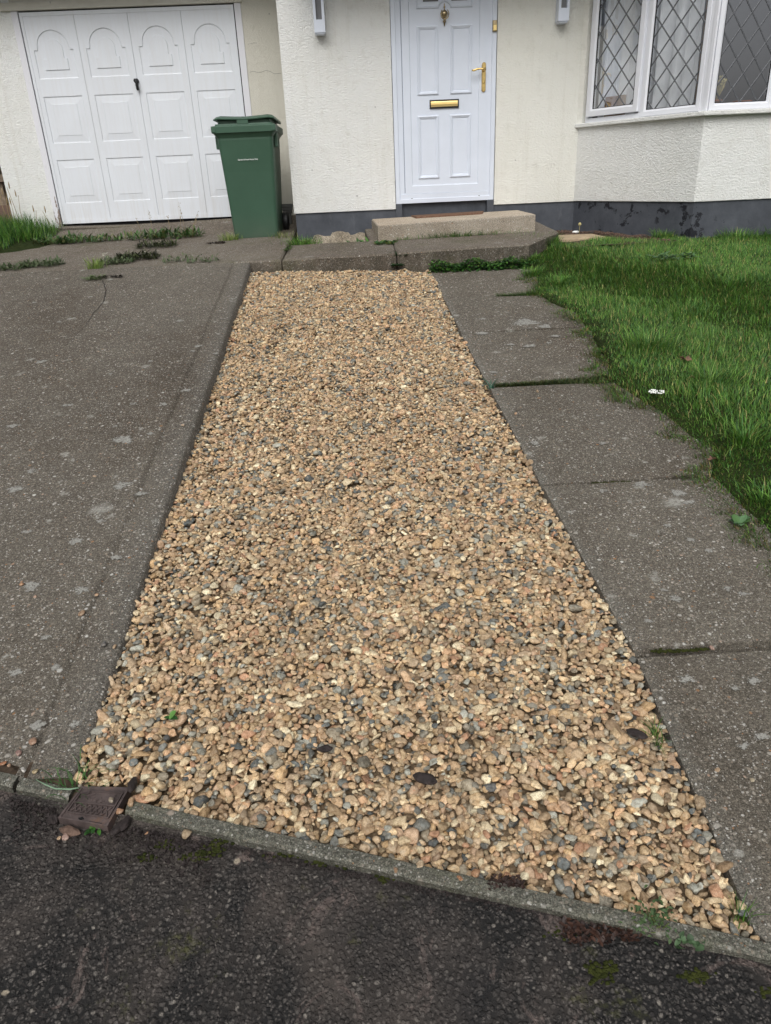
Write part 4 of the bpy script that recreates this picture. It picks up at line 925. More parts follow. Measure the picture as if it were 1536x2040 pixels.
def stone_mesh(items, name, sub=1):
    """items: (x,y,z,a,b,c,quat matrix,color,proto) -> one mesh"""
    V_, F_, C_ = [], [], []; o = 0
    for (x, y, z, S, R_, colr, k, hi) in items:
        pv = PROT[k][1 if hi else 0]; fc = (ICO3 if hi else ICO2)[1]
        w = (pv*S)@R_.T+np.array([x, y, z+E]); V_.append(w); F_.append(fc+o); o += len(w); C_.append(np.repeat(np.array([[*colr, 1.0]]), len(w), 0))
    V_ = np.concatenate(V_).astype(np.float32); F_ = np.concatenate(F_).astype(np.int32); C_ = np.concatenate(C_).astype(np.float32)
    me = bpy.data.meshes.new(name); me.vertices.add(len(V_)); me.vertices.foreach_set('co', V_.ravel())
    me.loops.add(F_.size); me.loops.foreach_set('vertex_index', F_.ravel()); me.polygons.add(len(F_))
    me.polygons.foreach_set('loop_start', np.arange(0, F_.size, 3, dtype=np.int32)); me.polygons.foreach_set('use_smooth', np.ones(len(F_), bool))
    me.update(calc_edges=True); a = me.color_attributes.new('col', 'FLOAT_COLOR', 'POINT'); a.data.foreach_set('color', C_.ravel()); me.materials.append(M['gravel'])
    return me
def rotm():
    az_ = rng.uniform(0, 2*math.pi); tl = rng.normal(0, 0.42); ta = rng.uniform(0, 2*math.pi)
    return np.array(Matrix.Rotation(tl, 3, Vector((math.cos(ta), math.sin(ta), 0))) @ Matrix.Rotation(az_, 3, 'Z'))
CELL = 0.003; X0g, Y0g = -1.05, 0.80
NXg, NYg = int(1.95/CELL), int(5.65/CELL)
gx = X0g+(np.arange(NXg)+0.5)*CELL; gy = Y0g+(np.arange(NYg)+0.5)*CELL
XX, YY = np.meshgrid(gx, gy)
left_x = -0.862+(6.2-YY)*0.0181; right_x = np.interp(gy, [0.9, 1.72, 2.71, 3.75, 5.0, 6.34], [0.722, 0.751, 0.706, 0.667, 0.630, 0.600])[:, None]
kin = 1.436-0.309*(XX+0.97)
far_fac = np.clip((YY-3.5)/2.7, 0, 1)
surf = -0.014 + 0.026*far_fac + 0.050*far_fac*np.clip((0.35-XX)/1.1, 0, 1) - 0.022*far_fac*np.clip((XX-0.1)/0.5, 0, 1) + 0.004*np.clip((2.4-YY)/1.4, 0, 1)
for s_, am in ((3.0, 0.008), (7.0, 0.005)):
    surf = surf+am*np.sin(XX*s_*1.3+np.sin(YY*s_*0.7)*1.7)*np.cos(YY*s_+np.sin(XX*s_)*1.3)
outside = (XX < left_x) | (XX > right_x) | (YY < kin+0.004) | (YY > 6.245) | ((XX < -0.60) & (YY < 1.375))
left_rel = (L[0]-G[0])+(L[1]-G[1])*YY-0.003
DEPTH = 0.034
Hm = np.where(outside, np.where(XX < left_x, np.minimum(left_rel, surf-0.012), np.minimum(0.004, surf-0.012)), surf-DEPTH).astype(np.float64)
target = surf
ins = np.argwhere(~outside)
KER = {}
def kern(rc):
    if rc not in KER:
        k = np.arange(-rc, rc+1); d2 = (k[:, None]**2+k[None, :]**2)/(rc+0.35)**2; KER[rc] = np.where(d2 <= 1, np.sqrt(np.clip(1-d2, 0, 1)), -1.0)
    return KER[rc]
stones = []; fails = 0
NST = 60000
sizes = np.clip(rng.lognormal(math.log(0.0104), 0.30, NST), 0.0056, 0.0175); sizes[36000:] *= 0.72; sizes[40000:] *= 0.9
pick = rng.integers(0, len(ins), (NST, 5))
def seeds(n):
    global ins
    if n >= 40000 and n % 5000 == 0:           # grit washes into the holes that are left
        ins = np.argwhere((~outside) & (Hm < target-0.007))
        if len(ins) > 50: pick[n:] = rng.integers(0, len(ins), (NST-n, 5))
for n in range(NST):
    seeds(n)
    if len(ins) <= 50: break
    a = sizes[n]; b = a*rng.uniform(0.60, 0.92); c = a*rng.uniform(0.40, 0.70)
    if n % 6 == 0: b *= 0.78; c *= 0.75; a *= 1.12; rc = max(2, int(round(math.sqrt(a*b)/CELL*0.92))); K = kern(rc)
    best = None
    for t in range(5):
        iy, ix = ins[pick[n, t]]
        if t and best is not None:      # look for a lower seat close to the first one
            iy = min(max(best0[0]+int(rng.integers(-7, 8)), 0), NYg-1); ix = min(max(best0[1]+int(rng.integers(-7, 8)), 0), NXg-1)
            if outside[iy, ix]: continue
        if iy-rc < 0 or ix-rc < 0 or iy+rc >= NYg or ix+rc >= NXg: continue
        win_ = Hm[iy-rc:iy+rc+1, ix-rc:ix+rc+1]; ok = K > 0
        zc = np.max(np.where(ok, win_+c*0.72*K, -9))        # settles a little into its neighbours
        rel = zc-target[iy, ix]
        if best is None or rel < best[0]: best = (rel, zc, iy, ix); 
        if t == 0: best0 = (iy, ix)
    if best is None: continue
    rel, zc, iy, ix = best
    if rel+c*0.3 > (0.014 if n < 36000 else 0.010): fails += 1; continue
    win_ = Hm[iy-rc:iy+rc+1, ix-rc:ix+rc+1]; np.maximum(win_, np.where(K > 0, zc+c*0.9*K, -9), out=win_)
    stones.append((gx[ix], gy[iy], zc, a, b, c, iy, ix))
items = []
for (x, y, zc, a, b, c, iy, ix) in stones:
    if zc+c < Hm[iy, ix]-0.010: continue
    x += rng.uniform(-CELL, CELL)/2; y += rng.uniform(-CELL, CELL)/2
    k = int(rng.integers(0, len(PROT))); colr = PAL[rng.choice(len(PAL), p=PW)]*rng.choice([0.58, 0.74, 0.88, 1.0, 1.12], p=[0.14, 0.22, 0.26, 0.24, 0.14])*rng.uniform(0.93, 1.07)
    items.append((x, y, zp(G, x, y)+zc, np.array([a, b, c])*1.22, rotm(), colr, k, y < 3.0))
print('holes', ((~outside) & (Hm < target-0.009)).sum()/(~outside).sum()); print('stones', len(stones), 'kept', len(items), 'skipped', fails)
gm = stone_mesh(items, 'gravel'); go = bpy.data.objects.new('gravel', gm); COL.objects.link(go)
tag(go, 'bed of tan and grey flint gravel leading to the step', 'gravel', kind='stuff')
mb = MB(); vs_ = []
n = 60
for j in range(n+1):
    y = 0.9+(6.28-0.9)*j/n
    for x in (-0.90, -0.45, 0.0, 0.35, 0.74): vs_.append((x, max(y, KB(x)-0.01), zp(G, x, y)-0.044))
mb.add(vs_, [(j*5+i, j*5+i+1, (j+1)*5+i+1, (j+1)*5+i) for j in range(n) for i in range(4)])
M['grit'] = plain('sandy_grit', (0.19, 0.14, 0.09, 1), 0.95, 0.1, var=0.55, vscale=120, bump=1.0, bscale=150)
struct(mb.build('soil', M['grit'], recalc=False), 'sandy grit base under the gravel bed')

# ---- loose stones that strayed
def loose(px, py, pl, size, colr, label, group, lift=0.0, flat=0.6):
    size *= 0.86; p = on(px, py, pl); S = np.array([size, size*0.78, size*flat])
    k = int(rng.integers(0, len(PROT))); me = stone_mesh([(0, 0, -E, S, rotm(), np.array(lin(*colr)[:3])*0.62+0.10*sum(lin(*colr)[:3])/1.0, k, True)], 'loose_stone')
    o = bpy.data.objects.new('loose_stone', me); COL.objects.link(o); o.location = (p[0], p[1], p[2]+E+size*flat*0.55+lift)
    return tag(o, label, 'stone', group)
gD = 'pebbles strayed onto the drive slab'; lD = 'small pebble strayed from the gravel onto the drive'
for px, py, s, c in [(163, 1225, .016, (176, 140, 100)), (207, 1285, .013, (120, 120, 118)), (43, 1165, .010, (196, 140, 84)), (70, 1190, .008, (190, 150, 120)), (188, 950, .010, (205, 170, 130)), (365, 848, .012, (206, 176, 140)), (228, 1290, .009, (200, 165, 120)), (193, 1186, .008, (205, 160, 110))]:
    loose(px, py, L, s, c, lD, gD)
loose(66, 1481, L, .014, (170, 126, 92), 'long tan stone on the drive near the kerb', None)
loose(38, 1502, L, .011, (170, 128, 116), 'pinkish stone lying at the drive corner by the kerb', None)
loose(6, 1523, L, .010, (190, 120, 62), 'orange pebble at the photo edge above the kerb', None)
loose(19, 1526, L, .007, (196, 150, 110), 'tiny tan pebble beside the orange one above the kerb', None)
loose(72, 1538, L, .010, (200, 176, 120), 'yellowish pebble in the joint behind the kerb', None)
loose(47, 1536, L, .008, (215, 212, 205), 'white pebble in the joint behind the kerb', None)
loose(375, 1662, (G[0]-0.014, G[1], 0), .016, (186, 158, 116), 'pale angular stone on the asphalt against the kerb', None)
loose(837, 1725, G, .013, (206, 176, 130), 'round tan pebble sitting on the kerb top', None, -0.004)
loose(918, 1753, G, .010, (196, 134, 76), 'orange pebble on the kerb top near the bend', None)
loose(948, 1741, G, .013, (188, 134, 78), 'orange brown pebble on the gravel edge of the kerb', None)
loose(262, 1604, G, .014, (190, 150, 100), 'tan stone on the kerb end beside the iron cover', None, 0.004)
loose(238, 1614, G, .012, (186, 134, 86), 'orange stone against the side of the iron cover', None, -0.006)
loose(224, 1600, G, .009, (170, 155, 130), 'grey pebble lying on top of the iron cover', None, 0.008)
loose(119, 1671, (G[0]-0.014, G[1], 0), .008, (200, 160, 110), 'tan pebble on the asphalt below the iron cover', None)
loose(132, 1670, (G[0]-0.014, G[1], 0), .011, (178, 140, 124), 'pink stone on the asphalt below the iron cover', None)
loose(293, 1661, (G[0]-0.014, G[1], 0), .006, (206, 148, 92), 'tiny orange pebble on the asphalt right of the cover', None)
gP = 'pebbles strayed onto the path slabs'; lP = 'small pebble strayed from the gravel onto the path slabs'
for px, py, s, c in [(1027, 825, .010, (196, 150, 100)), (1070, 781, .014, (190, 160, 120)), (1166, 1004, .008, (225, 220, 212)), (1294, 1200, .007, (190, 150, 100)), (1495, 1045, .012, (200, 180, 140)), (1498, 1555, .008, (190, 175, 140)), (1430, 1535, .008, (200, 165, 120))]:
    loose(px, py, G, s, c, lP, gP)
loose(1418, 1292, G, .010, (190, 150, 130), 'pinkish pebble in the mossy path joint', None)
loose(1470, 1052, G, .014, (190, 160, 110), 'flat tan stone at the lawn corner of the path', None)

# ---- dark bark and wood bits
def chip(px, py, pl, l, w, h, ang, mat, name, label, cat, lift=0.0, tilt=0.1):
    p = on(px, py, pl); b = MB(); n = 9; secs = []
    for i in range(n+1):
        t = i/n; r = (1-abs(2*t-1)**3)*0.9+0.1; lp = []
        for k in range(8):
            q = 2*math.pi*k/8; jj = 1+0.35*noise.noise(Vector((t*4, k*1.7, px*0.1))); lp.append(((t-0.5)*l, math.cos(q)*w*r*jj, math.sin(q)*h*r*jj))
        secs.append(lp)
    R_ = Matrix.Rotation(ang, 3, 'Z') @ Matrix.Rotation(tilt, 3, 'Y')
    vs_ = [R_ @ Vector(q) for s_ in secs for q in s_]; base = Vector((p[0], p[1], p[2]+h*0.6+lift))
    fs = [(i*8+k, i*8+(k+1) % 8, (i+1)*8+(k+1) % 8, (i+1)*8+k) for i in range(n) for k in range(8)]+[tuple(range(7, -1, -1)), tuple(n*8+k for k in range(8))]
    b.add([v+base for v in vs_], fs); return tag(b.build(name, mat, origin=(p[0], p[1], p[2])), label, cat)
chip(847, 1562, G, 0.062, 0.016, 0.011, -0.35, M['bark'], 'bark_chip', 'dark purple bark chip lying on the near gravel', 'bark chip', 0.012)
chip(648, 1500, G, 0.042, 0.010, 0.007, 0.15, M['bark'], 'bark_chip', 'grey brown bark chip lying mid gravel', 'bark chip', 0.010)
chip(1268, 1468, G, 0.055, 0.014, 0.008, -0.5, M['bark'], 'bark_chip', 'dark bark chip on the gravel by the path edge', 'bark chip', 0.006)
chip(266, 1572, G, 0.075, 0.012, 0.010, 1.75, M['bark'], 'wood_splinter', 'dark rotten splinter upright at the cover corner', 'wood splinter', 0.008, 0.3)
chip(252, 1640, (G[0]-0.013, G[1], 0), 0.060, 0.010, 0.008, 1.5, M['bark'], 'wood_splinter', 'black splinter lying between cover and kerb end', 'wood splinter', 0.0)
chip(238, 1652, (G[0]-0.013, G[1], 0), 0.045, 0.011, 0.009, 1.3, M['bark'], 'wood_splinter', 'short black wood lump right of the iron cover', 'wood splinter', 0.0)
chip(140, 1659, (G[0]-0.015, G[1], 0), 0.055, 0.011, 0.009, -0.25, M['wood'], 'wood_splinter', 'pinkish brown rotten wood below the iron cover', 'wood splinter', 0.0)
chip(108, 1636, (G[0]-0.015, G[1], 0), 0.030, 0.015, 0.012, 0.3, M['bark'], 'wood_splinter', 'dark round lump left of the iron cover', 'wood lump', 0.0)
chip(782, 538, (G[0]-0.01, G[1], 0), 0.10, 0.05, 0.035, 0.0, M['deadleaf'], 'dead_leaf', 'curled red brown leaf where the gravel meets the apron', 'leaf', 0.0)
# shards of black debris round the cover
mb = MB()
for k in range(1500):
    px = rnd.uniform(20, 420); py = 1592+(px-20)*0.235+rnd.uniform(2, 100)*rnd.random()**1.2
    if 112 < px < 262 and py < 1652: continue
    p = on(px, py, (G[0]-0.015, G[1], 0)); s = rnd.uniform(0.002, 0.007)
    b_ = [(p[0]+s*rnd.uniform(-1, 1), p[1]+s*rnd.uniform(-1, 1), p[2]+s*rnd.uniform(-0.3, 1)) for _ in range(5)]
    mb.add(b_, [(0, 1, 2), (0, 2, 3), (0, 3, 1), (1, 2, 4), (2, 3, 4), (3, 1, 4)])
for k in range(1800):       # silt and grit packed along the kerb foot
    px = rnd.uniform(290, 1530); py = 1650+(px-290)*0.2116+abs(rnd.gauss(0, 7)); p = on(px, py, (G[0]-0.015, G[1], 0)); s = rnd.uniform(0.001, 0.004)
    b_ = [(p[0]+s*rnd.uniform(-1, 1), p[1]+s*rnd.uniform(-1, 1), p[2]+s*rnd.uniform(-0.3, 1)) for _ in range(5)]
    mb.add(b_, [(0, 1, 2), (0, 2, 3), (0, 3, 1), (1, 2, 4), (2, 3, 4), (3, 1, 4)])
tag(mb.build('debris', M['bark'], recalc=False), 'crumbled black asphalt and wood bits around the iron cover', 'debris', kind='stuff')

# ------------------------------------------------------------------ GRASS and weeds
def blades(mb, base, dirs, length, width, lean, colr, seg=3):
    """append blades (arrays) to lists as strips"""
    n = len(base); ang = rng.uniform(0, 2*math.pi, n) if dirs is None else dirs
    d = np.stack([np.cos(ang), np.sin(ang)], 1); side = np.stack([-d[:, 1], d[:, 0]], 1)
    V_ = []
    for k in range(seg):
        t = k/seg; w = width*(1-t*0.75); horiz = lean*t**1.7; vert = t*np.sqrt(np.maximum(0.05, 1-(lean/1.25)**2*t**1.2))
        c = np.stack([base[:, 0]+d[:, 0]*horiz*length, base[:, 1]+d[:, 1]*horiz*length, base[:, 2]+vert*length], 1)
        for sg in (-1, 1):
            q = c.copy(); q[:, :2] += side*(w*sg/2)[:, None]; V_.append(q)
    horiz = lean; vert = np.sqrt(np.maximum(0.05, 1-(lean/1.25)**2))
    V_.append(np.stack([base[:, 0]+d[:, 0]*horiz*length, base[:, 1]+d[:, 1]*horiz*length, base[:, 2]+vert*length*0.98], 1))
    m_ = 2*seg+1; V_ = np.stack(V_, 1)                       # n, m, 3
    shade = np.ones(m_)
    Cc = np.repeat(colr[:, None, :], m_, 1); Cc = np.concatenate([Cc, np.ones((n, m_, 1))], 2)
    mb.append((V_, Cc, m_, seg))
def blade_mesh(parts, name, mat, org=(0, 0, -E)):
    Vs, Cs, loops, starts, tot = [], [], [], [], []; o = 0; ls = 0
    for V_, Cc, m_, seg in parts:
        n = len(V_); Vs.append(V_.reshape(-1, 3)); Cs.append(Cc.reshape(-1, 4)); off = (np.arange(n)*m_+o)[:, None]
        q = [np.array([2*k, 2*k+1, 2*k+3, 2*k+2]) for k in range(seg-1)]; tri = np.array([2*(seg-1), 2*(seg-1)+1, 2*seg])
        for f_ in q: loops.append((off+f_).ravel()); tot.append(np.full(n, 4))
        loops.append((off+tri).ravel()); tot.append(np.full(n, 3)); o += n*m_
    Vs = np.concatenate(Vs); Vs = Vs-np.array([org[0], org[1], org[2]]); Cs = np.concatenate(Cs); loops = np.concatenate(loops).astype(np.int32); tot = np.concatenate(tot); st = np.concatenate([[0], np.cumsum(tot)[:-1]]).astype(np.int32)
    me = bpy.data.meshes.new(name); me.vertices.add(len(Vs)); me.vertices.foreach_set('co', Vs.astype(np.float32).ravel()); me.loops.add(len(loops)); me.loops.foreach_set('vertex_index', loops)
    me.polygons.add(len(tot)); me.polygons.foreach_set('loop_start', st); me.polygons.foreach_set('use_smooth', np.ones(len(tot), bool)); me.update(calc_edges=True)
    a = me.color_attributes.new('col', 'FLOAT_COLOR', 'POINT'); a.data.foreach_set('color', Cs.astype(np.float32).ravel()); me.materials.append(mat)
    o_ = bpy.data.objects.new(name, me); COL.objects.link(o_); o_.location = (org[0], org[1], org[2]+E); o_['_o'] = list(org); return o_
GC = np.array([lin(*c)[:3] for c in [(76, 114, 44), (64, 102, 38), (88, 126, 50), (104, 136, 60), (48, 84, 34), (66, 106, 54), (122, 146, 78), (86, 110, 42), (158, 150, 94)]])
GWt = np.array([6, 6, 5, 3, 5, 4, 1.6, 3, 0.5]); GWt = GWt/GWt.sum()
def gcol(n, dark=1.0): return GC[rng.choice(len(GC), n, p=GWt)]*rng.uniform(0.6, 1.5, (n, 1))*dark*1.22
EDGE = np.array([(6.75, 1.46), (6.32, 1.405), (5.77, 1.33), (5.45, 1.24), (5.25, 1.26), (5.0, 1.36), (4.6, 1.40), (4.2, 1.33), (3.95, 1.32), (3.78, 1.26), (3.60, 1.30), (3.3, 1.38), (2.95, 1.44), (2.72, 1.36), (2.5, 1.36), (2.29, 1.37), (2.12, 1.36), (1.6, 1.30), (0.8, 1.28)])[::-1]
def lawn_edge(y): return np.interp(y, EDGE[:, 0], EDGE[:, 1])
def lawn_z(x, y):
    z = zp(G, x, y)+0.012+0.03*np.clip((x-lawn_edge(y))/0.3, 0, 1)
    top = -0.640+0.0*y
    return np.minimum(z, top+0.03*np.clip(y-6.5, 0, 2))+0.018*np.sin(x*3.1+np.sin(y*2.2))*np.sin(y*2.7)
mb = MB(); vs_ = []
for j in range(61):
    y = 0.6+7.4*j/60
    for i in range(31):
        a = i/30; x0 = float(lawn_edge(y))+0.05+0.04*nz(1, y, 5); x = x0+(7.5-x0)*a**2
        yy = min(y, 6.72) if x > 2.95 else min(y, max(6.72, 7.93-(x-2.22)*1.69))
        vs_.append((x, yy, float(lawn_z(x, yy))-(0.0 if i else 0.035)-(0.10 if (yy > 6.8 and x < 2.9) else 0)))
mb.add(vs_, [(j*31+i, j*31+i+1, (j+1)*31+i+1, (j+1)*31+i) for j in range(60) for i in range(30)], True)
struct(mb.build('lawn', M['thatch'], recalc=False), 'soil and thatch under the lawn grass')
NB = 150000
yy = rng.uniform(1.2, 7.9, NB*2); xx = rng.uniform(1.15, 5.0, NB*2)
ragged = lambda y: 0.035*np.sin(y*23)*np.sin(y*7.3+1)+0.05*np.sin(y*9.7+2*np.sin(y*4.1))+0.022*np.sin(y*37+3*np.sin(y*11))+0.012*np.sin(y*83)
edge_n = lawn_edge(yy)+0.03+ragged(yy)+rng.normal(0, 0.014, len(yy))
keep = (xx > edge_n) & (xx < 1.75+(yy-2.0)*0.56+0.2) & ((xx < 2.93) | (yy < 6.69)) & ((yy < 7.9-(np.clip(xx, 2.22, 2.93)-2.22)*1.69-0.02))
bare = (yy > 6.86+0.1*np.sin(xx*9)) & (xx < 2.78); keep &= ~bare
keep &= ~((xx < 1.47+(yy-6.29)*0.62) & (yy > 6.25))
xx, yy = xx[keep][:NB], yy[keep][:NB]; nB = len(xx); print('blades', nB)
fld = np.sin(xx*5.3+np.sin(yy*3.7)*2)*np.cos(yy*4.1+np.sin(xx*2.9)*2); fld2 = np.sin(xx*11+yy*7)*np.sin(yy*13-xx*5)
ed = np.clip((xx-lawn_edge(yy))/0.25, 0, 1)
ln = (0.039+0.011*fld+0.008*fld2)*(0.35+0.65*ed)*rng.uniform(0.6, 1.45, nB)
ang = 2.4+1.6*np.sin(xx*2.3+yy*1.7)+rng.normal(0, 1.1, nB); ang = np.where(ed < 0.5, np.where(rng.random(nB) < 0.5, math.pi+rng.normal(0, 0.8, nB), ang), ang)
tone = 0.92+0.13*np.sin(xx*1.9+2*np.sin(yy*1.3))*np.cos(yy*2.1)+0.10*fld2
cl = gcol(nB)*tone[:, None]; stw = rng.random(nB) < 0.06; cl[stw] = np.array(lin(168, 160, 100)[:3])*rng.uniform(0.6, 1.1, (stw.sum(), 1))
dry = (ed < 0.18) & (rng.random(nB) < 0.30); cl[dry] = np.array(lin(128, 112, 66)[:3])*rng.uniform(0.6, 1.1, (dry.sum(), 1))
P = []
blades(P, np.stack([xx, yy, lawn_z(xx, yy)-0.004], 1), ang, ln, rng.uniform(0.0028, 0.0052, nB)*np.where(ln > 0.06, 1.15, 1), np.clip(rng.normal(0.62, 0.25, nB), 0.05, 1.1), cl)
# ragged fringe lying over the path edge
n = 9000; y = rng.uniform(1.5, 6.4, n); x = lawn_edge(y)+0.02+ragged(y)+rng.normal(0.0, 0.034, n)
fr = gcol(n, 0.85); dq = rng.random(n) < 0.28; fr[dq] = np.array(lin(120, 106, 66)[:3])*rng.uniform(0.5, 1.1, (dq.sum(), 1))
blades(P, np.stack([x, y, zp(G, x, y)-0.004], 1), math.pi+rng.normal(0, 0.9, n), rng.uniform(0.012, 0.045, n)*(0.6+0.6*np.sin(y*5)**2), rng.uniform(0.0025, 0.0045, n), np.clip(rng.normal(0.85, 0.2, n), 0.2, 1.12), fr)
# longer tufts arching over
for (cx, cy, nn_, L0, rad) in [(1.50, 6.72, 700, 0.15, 0.13), (1.72, 6.75, 300, 0.12, 0.1), (1.62, 4.05, 420, 0.13, 0.14), (1.75, 3.55, 240, 0.12, 0.12), (1.66, 2.95, 200, 0.12, 0.08), (1.50, 5.55, 260, 0.09, 0.12), (1.42, 6.3, 300, 0.08, 0.08), (1.38, 5.9, 260, 0.07, 0.07), (3.3, 6.55, 420, 0.12, 0.22), (3.75, 6.60, 500, 0.13, 0.25), (2.75, 6.85, 260, 0.10, 0.1), (1.52, 2.45, 300, 0.07, 0.1), (1.47, 2.12, 260, 0.06, 0.08), (2.6, 5.2, 300, 0.10, 0.2), (2.1, 4.7, 260, 0.10, 0.2)]:
    q = rng.normal(0, rad*0.5, (nn_, 2)); x = cx+q[:, 0]; y = np.minimum(cy+q[:, 1], 7.9)
    blades(P, np.stack([x, y, lawn_z(x, y)-0.004], 1), np.arctan2(q[:, 1], q[:, 0])+rng.normal(0, 0.6, nn_), L0*0.85*rng.uniform(0.55, 1.25, nn_), rng.uniform(0.003, 0.0055, nn_), np.clip(rng.normal(0.75, 0.2, nn_), 0.2, 1.1), gcol(nn_, 1.0), 4)
tag(blade_mesh(P, 'grass', M['grass']), 'lush green lawn grass right of the path', 'grass', kind='stuff')

def tuft(name, cx, cy, cz, n, L0, rad, label, cat='grass tuft', group=None, dark=1.0, wide=0.004, lean=0.7, sx=1.0, sy=1.0, pal=None):
    q = rng.normal(0, rad*0.5, (n, 2))*np.array([sx, sy]); P = []
    colr = gcol(n, dark) if pal is None else np.array([lin(*c)[:3] for c in pal])[rng.integers(0, len(pal), n)]*rng.uniform(0.7, 1.2, (n, 1))
    zz = np.full(n, cz)+0.0
    blades(P, np.stack([cx+q[:, 0], cy+q[:, 1], zz], 1), np.arctan2(q[:, 1], q[:, 0])+rng.normal(0, 0.8, n), L0*rng.uniform(0.5, 1.2, n), rng.uniform(0.7, 1.3, n)*wide, np.clip(rng.normal(lean, 0.25, n), 0.05, 1.15), colr, 4)
    return tag(blade_mesh(P, name, M['grass'], (cx, cy, cz)), label, cat, group)
def Aat(px, py): p = on(px, py, A); return p
# big clump left of the garage: a mound with long grass
mb = MB(); n1_, n2_ = 20, 14; vs_ = []
def mound(x, y):
    return zp(A, x, y)+0.15*math.exp(-(((x+4.05)/0.75)**4))*min(1, max(0, (y-7.55)/0.5))+0.012*nz(x, y, 7)
grid_sheet(mb, lambda a, b: -5.6+2.62*a, lambda a, b: 7.55+1.26*b, n1_, n2_, lambda x, y: mound(x, y)-0.02)
struct(mb.build('verge', M['thatch'], recalc=False), 'raised earth verge left of the garage')
P = []; n = 9000; x = rng.uniform(-5.4, -3.15, n); y = rng.uniform(7.62, 8.78, n)
k_ = (x < -3.30-0.35*np.clip((8.2-y), -0.3, 0.7)); x, y = x[k_], y[k_]; n = len(x)
zz = np.array([mound(a, b)-0.02 for a, b in zip(x, y)])
pal = np.array([lin(*c)[:3] for c in [(76, 124, 40), (96, 140, 50), (62, 108, 38), (50, 90, 34), (118, 146, 62), (44, 78, 40)]])
blades(P, np.stack([x, y, zz], 1), rng.uniform(0, 6.28, n), np.where(y > 7.9, 0.165, 0.09)*rng.uniform(0.5, 1.3, n), rng.uniform(0.004, 0.007, n), np.clip(rng.normal(0.6, 0.25, n), 0.05, 1.1), pal[rng.integers(0, 6, n)]*rng.uniform(0.75, 1.15, (n, 1)), 4)
tag(blade_mesh(P, 'grass', M['grass']), 'tall bright green grass against the left garage wall', 'grass', kind='stuff')
mb = MB()
for px, h in ((20, 0.34), (25, 0.26), (36, 0.40), (45, 0.32), (31, 0.25), (14, 0.3), (73, 0.16), (96, 0.15)):
    p = onY(px, 420, 8.72); mb.tube([(p[0], 8.72, -0.45), (p[0]-0.02, 8.70, -0.42+h*0.6), (p[0]+rnd.uniform(-.05, .02), 8.69, -0.38+h)], [0.0035, 0.003, 0.002], 5)
    mb.lathe([(0.002, 0), (0.007, 0.02), (0.006, 0.05), (0.001, 0.075)], p[0]-0.02, 8.69, -0.40+h, 6)
tag(mb.build('dry_stems', M['straw_stem'], origin=(-4.0, 8.7, -0.4)), 'dry brown seed stems rising from the grass by the garage wall', 'dry weed')

# leafy weeds
def leaf(mb, base, ang, length, width, rise, droop, colr, seg=5):
    d = Vector((math.cos(ang), math.sin(ang), 0)); s = Vector((-d.y, d.x, 0)); vs_ = []
    for k in range(seg+1):
        t = k/seg; w = width*math.sin(math.pi*min(1, 0.08+t*0.92))**0.8*(1 if t < 0.98 else 0.2); h = rise*t-droop*t*t
        c = Vector(base)+d*length*t+Vector((0, 0, h))
        vs_ += [c+s*w*0.5+Vector((0, 0, w*0.18)), c, c-s*w*0.5+Vector((0, 0, w*0.18))]
    fs = []
    for k in range(seg): fs += [(3*k, 3*k+1, 3*k+4, 3*k+3), (3*k+1, 3*k+2, 3*k+5, 3*k+4)]
    mb.add(vs_, fs, True, (*[float(c) for c in colr], 1.0))
WG = [lin(*c)[:3] for c in [(70, 120, 46), (84, 136, 56), (56, 98, 44), (96, 140, 70), (48, 86, 42)]]
def rosette(name, at, n, length, width, label, cat='weed', pal=WG, spread=0.0, rise=0.5, sx=1.0, group=None, zr=0.0):
    b = MB()
    for k in range(n):
        bx = at[0]+rnd.uniform(-spread, spread)*sx; by = at[1]+rnd.uniform(-spread, spread); c = pal[rnd.randrange(len(pal))]; f_ = rnd.uniform(0.75, 1.15)
        leaf(b, (bx, by, at[2]+zr*rnd.random()**2*(0.5+0.5*math.sin(bx*23)**2)), rnd.uniform(0, 6.28), length*rnd.uniform(0.5, 1.1), width*rnd.uniform(0.6, 1.1), length*rnd.uniform(0.2, 1.0)*rise, length*rnd.uniform(0.1, 0.5)*rise, [x*f_ for x in c])
    return tag(b.build(name, M['leaf'], origin=at, recalc=False), label, cat, group)
# foot of the blue plinth
tuft('grass_tuft', -0.50, 7.22, -0.61, 420, 0.12, 0.17, 'bright grass tuft at the house corner beside the bin', wide=0.006, sx=0.9)
rosette('weed', (0.02, 7.14, -0.635), 60, 0.15, 0.035, 'green leafy weed in front of the bare plinth patch left of the step', spread=0.15, rise=0.9)
rosette('weed', (0.27, 6.85, -0.575), 130, 0.055, 0.022, 'dark creeping weed at the left corner of the doorstep', spread=0.10, pal=[lin(52, 84, 46)[:3], lin(66, 100, 56)[:3], lin(110, 120, 60)[:3]], rise=0.9)
rosette('weed', (0.34, 6.33, -0.62), 170, 0.045, 0.022, 'dark weed trailing over the apron edge onto the gravel', spread=0.075, pal=[lin(48, 78, 44)[:3], lin(62, 94, 52)[:3]], rise=0.8)
rosette('weed', (0.33, 6.24, -0.69), 90, 0.04, 0.02, 'small dark weed hanging down the apron joint', spread=0.05, pal=[lin(48, 78, 44)[:3], lin(40, 66, 40)[:3]], rise=0.6)
tuft('grass_tuft', 0.95, 6.96, -0.555, 420, 0.065, 0.30, 'dark green strip of grass along the step front', dark=0.72, wide=0.0045, sx=1.5, sy=0.14)
tuft('grass_tuft', 0.42, 6.965, -0.57, 70, 0.055, 0.08, 'small dark grass sprig at the step face left end', dark=0.7, sy=0.3)
